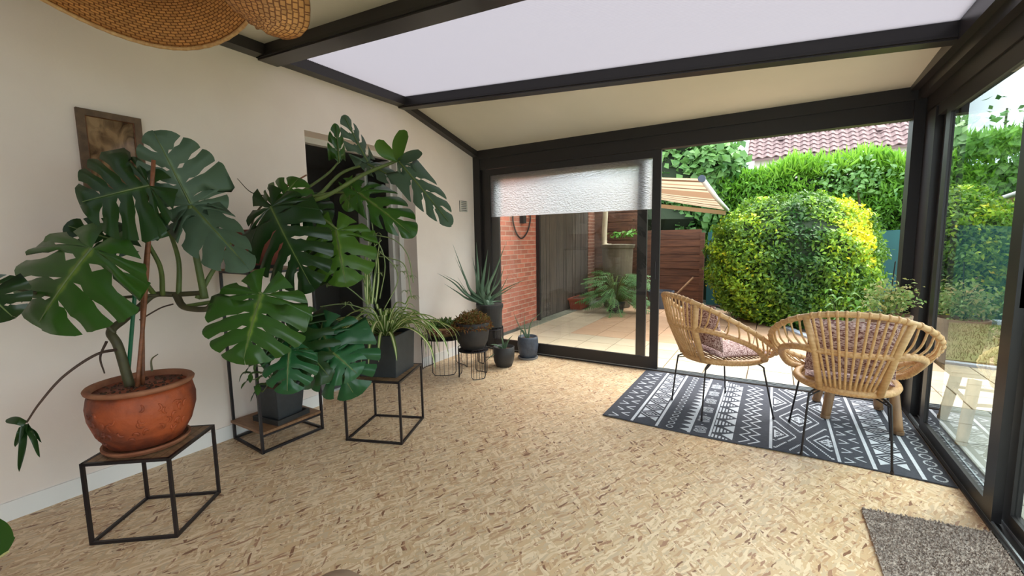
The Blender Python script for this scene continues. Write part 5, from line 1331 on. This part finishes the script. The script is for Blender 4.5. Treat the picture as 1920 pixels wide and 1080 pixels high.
# ------------------------------------------------------------------ rattan chairs
def make_chair():
    r = thing('rattan_chair', 'x', 'chair', (0, 0, 0))
    ZC = .445
    def hoop(t):           # t=0 back
        s_ = math.sin(t); c_ = math.cos(t)
        x = .425*(abs(s_)**.9)*(1 if s_ > 0 else -1)
        return Vector((x, -.01-.42*c_ if c_ > 0 else -.01-.37*c_, .70+.245*c_ if c_ > 0 else .70+.235*c_))
    def ring(t): return Vector((.262*math.sin(t), .04-.30*math.cos(t), ZC))
    T = [2*PI*i/72 for i in range(72)]
    MB().tube([hoop(t) for t in T], .0175, 10, closed=True).build('hoop', M['rattan'], r, smooth=True)
    T2 = [2*PI*i/200 for i in range(200)]
    MB().tube([ring(t) for t in T2], [.0225+.003*(i % 2) for i in range(200)], 8, closed=True).build('seat_ring', M['rattan_wrap'], r, smooth=True)
    ARM = {}
    for s_ in (-1, 1):
        b = bez([Vector((s_*.185, -.335, .70)), Vector((s_*.265, -.285, .705)), Vector((s_*.345, -.13, .66)), Vector((s_*.36, .03, .585)), Vector((s_*.32, .15, .49)), Vector((s_*.24, .20, .452))], 14)
        ARM[s_] = b
        MB().tube(b, [.0195+.003*(i % 2) for i in range(len(b))], 8).build('arm', M['rattan_wrap'], r, smooth=True)
        MB().tube([Vector((s_*.145, -.235, ZC)), Vector((s_*.185, -.335, .70)), hoop(s_*.56)], .020, 10).build('back_post', M['rattan'], r, smooth=True)
    b = bez([Vector((-.185, -.335, .70)), Vector((0, -.365, .70)), Vector((.185, -.335, .70))], 20)
    MB().tube(b, [.0165+.002*(i % 2) for i in range(len(b))], 8).build('cross_bar', M['rattan_wrap'], r, smooth=True)
    binds = MB()
    def bind(t):
        p = hoop(t); q = hoop(t+.01); d = (q-p).normalized()
        binds.tube([p-d*.008, p-d*.005, p+d*.005, p+d*.008], [.0180, .0215, .0215, .0180], 10)
    # back spindles
    for k in range(11):
        f = (k-5)/5.0
        t1 = f*.47; t0 = f*.42
        a = ring(t0); b_ = hoop(t1); mid = a.lerp(b_, .5)+Vector((0, -.03, 0))
        MB().tube(bez([a, mid, b_], 5), .0078, 6).build('spindle', M['rattan'], r, smooth=True); bind(t1)
    for s_ in (-1, 1):
        armc = ARM[s_]
        for k in range(16):
            t1 = s_*(.66+k*.147)
            if k < 9:
                a = armc[int(lin(4, len(armc)-12, k/8))]
            else: a = ring(s_*(2.15+(k-9)*.135))
            b_ = hoop(t1); mid = a.lerp(b_, .5)+Vector((s_*.012, 0, -.014))
            MB().tube(bez([a, mid, b_], 5), .0062, 6).build('spindle', M['rattan'], r, smooth=True); bind(t1)
    binds.build('cane_binding', M['rattan_wrap'], r, smooth=True, kind='stuff')
    # woven seat
    for k in range(15):
        y = -.22+k*.036; hx = .25*math.sqrt(max(0, 1-((y-.04)/.30)**2))
        MB().tube([(-hx, y, ZC-.005), (hx, y, ZC-.005)], .006, 6).build('seat_rod', M['rattan'], r)
    # legs
    for s_ in (-1, 1):
        bl = bez([Vector((s_*.08, .0, ZC-.022)), Vector((s_*.15, -.17, ZC-.024)), Vector((s_*.19, -.235, ZC-.04)), Vector((s_*.2, -.25, ZC-.09)), Vector((s_*.22, -.28, .008))], 10)
        MB().tube(bl, .0065, 8).build('leg', M['black_metal'], r, smooth=True)
        bl = bez([Vector((s_*.08, .0, ZC-.024)), Vector((s_*.19, .15, ZC-.026)), Vector((s_*.235, .205, ZC-.05)), Vector((s_*.245, .215, ZC-.10)), Vector((s_*.29, .27, .008))], 10)
        MB().tube(bl, .0065, 8).build('leg', M['black_metal'], r, smooth=True)
        MB().tube([(s_*.2, -.25, ZC-.06), (s_*.1, -.12, ZC-.026)], .0045, 6).build('brace', M['black_metal'], r)
        for q in ((s_*.22, -.28), (s_*.29, .27)): MB().tube([(q[0], q[1], 0), (q[0], q[1], .02)], .009, 8).build('foot', M['black_metal'], r)
    return r
def dup(root, loc, rotz, label):
    r = root.copy(); COL.objects.link(r); r.location = loc; r.rotation_euler = (0, 0, rotz); r['label'] = label
    for ch in list(root.children):
        c = ch.copy(); COL.objects.link(c); c.parent = r
    return r
def pillow(name, label, w, d, h, loc, rot, parentrot):
    o_ = thing(name, label, 'cushion', loc)
    mb = MB(); n = 18; vs = []; fs = []
    for s_ in (1, -1):
        base = len(vs)
        for i in range(n+1):
            for j in range(n+1):
                u_, v_ = i/n*2-1, j/n*2-1
                pinch = 1-.06*(1-abs(u_))*0-.07*(abs(u_)**4)*(1-abs(v_)**2)
                t = ((1-u_**4)*(1-v_**4))**.5
                x = u_*w/2*(1-.05*(1-v_*v_)*abs(u_)**3); y = v_*d/2*(1-.05*(1-u_*u_)*abs(v_)**3)
                vs.append((x, y, s_*h/2*t))
        for i in range(n):
            for j in range(n):
                a = base+i*(n+1)+j; f = (a, a+n+1, a+n+2, a+1); fs.append(f if s_ > 0 else f[::-1])
    mb.add(vs, fs); q = mb.build('cover', M['cushion'], o_, smooth=True, local=True)
    rim = [(-w/2, -d/2, 0), (0, -d/2*.95, 0), (w/2, -d/2, 0), (w/2*.95, 0, 0), (w/2, d/2, 0), (0, d/2*.95, 0), (-w/2, d/2, 0), (-w/2*.95, 0, 0)]
    MB().tube(rim, .004, 5, closed=True).build('piping', M['cushion'], o_, local=True)
    o_.rotation_mode = 'XYZ'; o_.matrix_world = Matrix.Translation(loc) @ Matrix.Rotation(parentrot, 4, 'Z') @ rot
    return o_
ch1 = make_chair(); RZ1 = math.radians(-50.3)
ch1['group'] = 'rattan chairs on the rug'
L1 = (-.344, 3.796, .012); ch1.location = L1; ch1.rotation_euler = (0, 0, RZ1)
ch1['label'] = 'round rattan chair seen from the side, nearer the fixed glass door'
L2_ = (.432, 3.46, .012)
ch2 = dup(ch1, L2_, math.radians(-2), 'round rattan chair seen from behind at the right end of the rug')
for (Lc, rz_, nm) in ((L1, RZ1, 'side-on rattan chair'), (L2_, math.radians(-2), 'rattan chair seen from behind')):
    ro = Matrix.Rotation(rz_, 4, 'Z')
    pillow('seat_cushion', 'flat pinkish woven seat cushion lying in the '+nm, .44, .44, .065, Vector(Lc)+ro@Vector((0, .07, .492)), Matrix.Identity(4), rz_)
    pillow('back_cushion', 'mottled brown woven cushion leaning on the back of the '+nm, .45, .36, .11, Vector(Lc)+ro@Vector((0, -.165, .70)), Matrix.Rotation(math.radians(103), 4, 'X'), rz_)

# ---- wooden stool with two planted pots behind the right chair
sto = thing('wooden_stool', 'pale wooden plant stool with splayed round legs behind the right rattan chair', 'stool', (.58, 4.15, 0))
tc_ = [(.39,3.97),(.80,3.87),(.77,4.37),(.36,4.36)]; hs_ = .46
for (x, y) in tc_:
    tx, ty = lin(x, .58, .25), lin(y, 4.14, .25)
    lg = MB().tube([(x, y, .012), (lin(x,tx,.12), lin(y,ty,.12), .06), (tx, ty, hs_-.02)], [.028, .031, .035], 12).build('leg', M['wood_pale'], sto, smooth=True)
    MB().tube([(x, y, .012), (x, y, .035)], .031, 12).build('leg_cap', M['wood_top'], lg)
MB().bevbox(.38, .85, 3.97, 4.36, hs_-.02, hs_+.012, .006).build('seat', M['wood_pale'], sto)
for (a, b) in ((0,1),(1,2),(2,3),(3,0)):
    q0 = Vector((lin(tc_[a][0],.58,.15), lin(tc_[a][1],4.14,.15), hs_*.6)); q1 = Vector((lin(tc_[b][0],.58,.15), lin(tc_[b][1],4.14,.15), hs_*.6)); MB().tube([q0, q1], .012, 8).build('stretcher', M['wood_pale'], sto)
pz = hs_+.012
pp = thing('airy_potted_plant', 'airy light-leafed plant with a dark stake in a taupe pot behind the right chair', 'plant', (.755, 4.22, pz))
MB().lathe([(.085,0),(.10,.005),(.135,.30),(.141,.30),(.143,.33),(.133,.332),(.127,.29)], (.755, 4.22, pz), 32).build('pot', M['taupe'], pp)
MB().lathe([(.128,.30),(.02,.305)], (.755, 4.22, pz), 20).build('soil', M['soil'], pp)
cs = Vector((.755, 4.22, pz+.305)); n = 900
MB().tube([cs, at(1679, 490, 1, 4.22)], .004, 6).build('stake', M['black_metal'], pp)
for k in range(14):
    a = random.uniform(0, 2*PI); t = cs+Vector((math.cos(a)*random.uniform(.05,.17), math.sin(a)*.1, random.uniform(.1,.26))); MB().tube(bez([cs, cs.lerp(t,.5)+Vector((0,0,.04)), t], 4), .0018, 4).build('stem', M['stem'], pp)
pts = np.array(cs)+rng.normal(0, 1, (n, 3))*np.array([.062, .06, .055])+[0, 0, .14]+rng.normal(0,1,(n,1))*np.array([.03,0,.012])
foliage('foliage', pts, np.tile([0, -.5, 1.], (n, 1)), .032, M['airy'], pp, rng.uniform(0, 1, n)*.8+.2*(pts[:,2] > cs.z+.2), aspect=.55)
bs = thing('potted_basil', 'leafy bright green basil in a red-banded pot behind the right chair', 'plant', (.49, 4.20, pz))
MB().lathe([(.07,0),(.085,.005),(.11,.19),(.118,.19),(.118,.22),(.11,.222),(.106,.19)], (.49, 4.17, pz), 32).build('pot', M['terra_box'], bs)
MB().lathe([(.107,.19),(.02,.195)], (.49, 4.17, pz), 20).build('soil', M['soil'], bs)
cs = Vector((.49, 4.17, pz+.19))
for (px, py) in ((1555,555),(1562,572),(1574,585),(1598,552),(1610,565),(1592,575),(1605,585),(1582,560),(1618,578),(1568,590),(1600,595),(1588,590),(1558,545),(1596,560),(1612,590),(1577,597)):
    t = at(px, py, 1, 4.12+random.uniform(-.05,.06)); MB().tube(bez([cs, cs.lerp(t, .5)+Vector((0,.0,.02)), t], 4), .002, 4).build('stem', M['stem'], bs)
    a = random.uniform(0, 2*PI); o_ = Vector((math.cos(a), math.sin(a)*.6, -.5))*.055
    mb = MB(); blade(mb, [t, t+o_*.4+Vector((0,0,.014)), t+o_], .04, .2, wf=lambda t: math.sin(PI*min(1,.08+.92*t))**.6 if t < .99 else .05); mb.a = [.3+.6*random.random()]*len(mb.v); mb.build('leaf', M['basil'], bs, smooth=True)

# ------------------------------------------------------------------ pendant lamp of woven rattan
lc = P(172, -134, 1.42)
lp = thing('rattan_pendant_lamp', 'wide woven rattan pendant lampshade with a wavy brim hanging at the upper left', 'lamp', lc)
mb = MB(); NT, NR_ = 96, 18; vs = []; fs = []; ta = []; tb = []
def shade(t, u):          # u 0 crown .. 1 brim
    r_ = .05+.43*u
    z = .20*(1-u**1.7)-.05
    wv = .075*u**2.2*math.cos(2*t-1.55)
    fl = max(0, math.cos(t-.35))**6*u**4
    r_ += .0*fl
    return Vector((r_*math.cos(t), r_*math.sin(t), z+wv-.05*u+.0*fl))
for i in range(NT):
    for j in range(NR_+1):
        t = 2*PI*i/NT; u = j/NR_; vs.append(lc+shade(t, u)); ta.append(i*.25); tb.append(u*12)
nV = len(vs)
for i in range(NT):
    for j in range(NR_):
        a = i*(NR_+1)+j; b = ((i+1) % NT)*(NR_+1)+j; fs.append((a, b, b+1, a+1))
M['weave'] = weave_mat('woven_rattan', srgb(226,160,92), srgb(140,84,44), .25, .2, .8, .6, .25)
mb.add(vs, fs, [x+.0001 for x in ta], [x+.0001 for x in tb]); o = mb.build('shade', M['weave'], lp, smooth=True)
so = o.modifiers.new('s', 'SOLIDIFY'); so.thickness = .006
rm = [lc+shade(2*PI*i/120, 1) for i in range(120)]; MB().tube(rm, [.0075+.0015*(i % 2) for i in range(120)], 7, closed=True).build('brim_edge', M['rattan_wrap'], lp, smooth=True)
# folded brim lobe turned down towards the window side
Ic = bez([(390,-70,0), (428,5,0), (482,52,0)], 8); Oc = bez([(520,-100,0), (572,-20,0), (580,30,0), (570,60,0), (538,71,0), (505,62,0)], 4)
mb = MB(); nI, nO = len(Ic), len(Oc); vs = []; ta = []; tb = []; NV, NU = 24, 8
for i in range(NV+1):
    v_ = i/NV; a_ = Ic[int(round(v_*(nI-1)))]; b_ = Oc[int(round(v_*(nO-1)))]
    a_ = Ic[0].lerp(Ic[-1], 0) if False else a_
    for j in range(NU+1):
        u = j/NU; q = a_.lerp(b_, u); vs.append(P(q.x, q.y, 1.36-.10*math.sin(u*PI*.8)+.05*u)); ta.append(v_*4.5+.0001); tb.append(u*3+.0001)
mb.add(vs, [(i*(NU+1)+j, i*(NU+1)+j+1, (i+1)*(NU+1)+j+1, (i+1)*(NU+1)+j) for i in range(NV) for j in range(NU)], ta, tb)
o = mb.build('brim_lobe', M['weave'], lp, smooth=True); so = o.modifiers.new('s', 'SOLIDIFY'); so.thickness = .006
# inner bowl
mb = MB(); vs = []; fs = []; ta = []; tb = []
for i in range(NT):
    for j in range(NR_+1):
        t = 2*PI*i/NT; u = j/NR_; r_ = .30*math.sin(u*PI/2)**.8+.0; z = -.12+.14*(u**2)
        vs.append(lc+Vector((r_*math.cos(t), r_*math.sin(t), z-.02))); ta.append(i*.25+.0001); tb.append(u*12+.0001)
mb.add(vs, fs or [(i*(NR_+1)+j, ((i+1) % NT)*(NR_+1)+j, ((i+1) % NT)*(NR_+1)+j+1, i*(NR_+1)+j+1) for i in range(NT) for j in range(NR_)], ta, tb)
o = mb.build('inner_bowl', M['weave'], lp, smooth=True); so = o.modifiers.new('s', 'SOLIDIFY'); so.thickness = .005
MB().tube([lc+Vector((0,0,.12)), Vector((lc.x, lc.y, zroof(lc.x)-.01))], .004, 6).build('cord', M['lampcord'], lp)
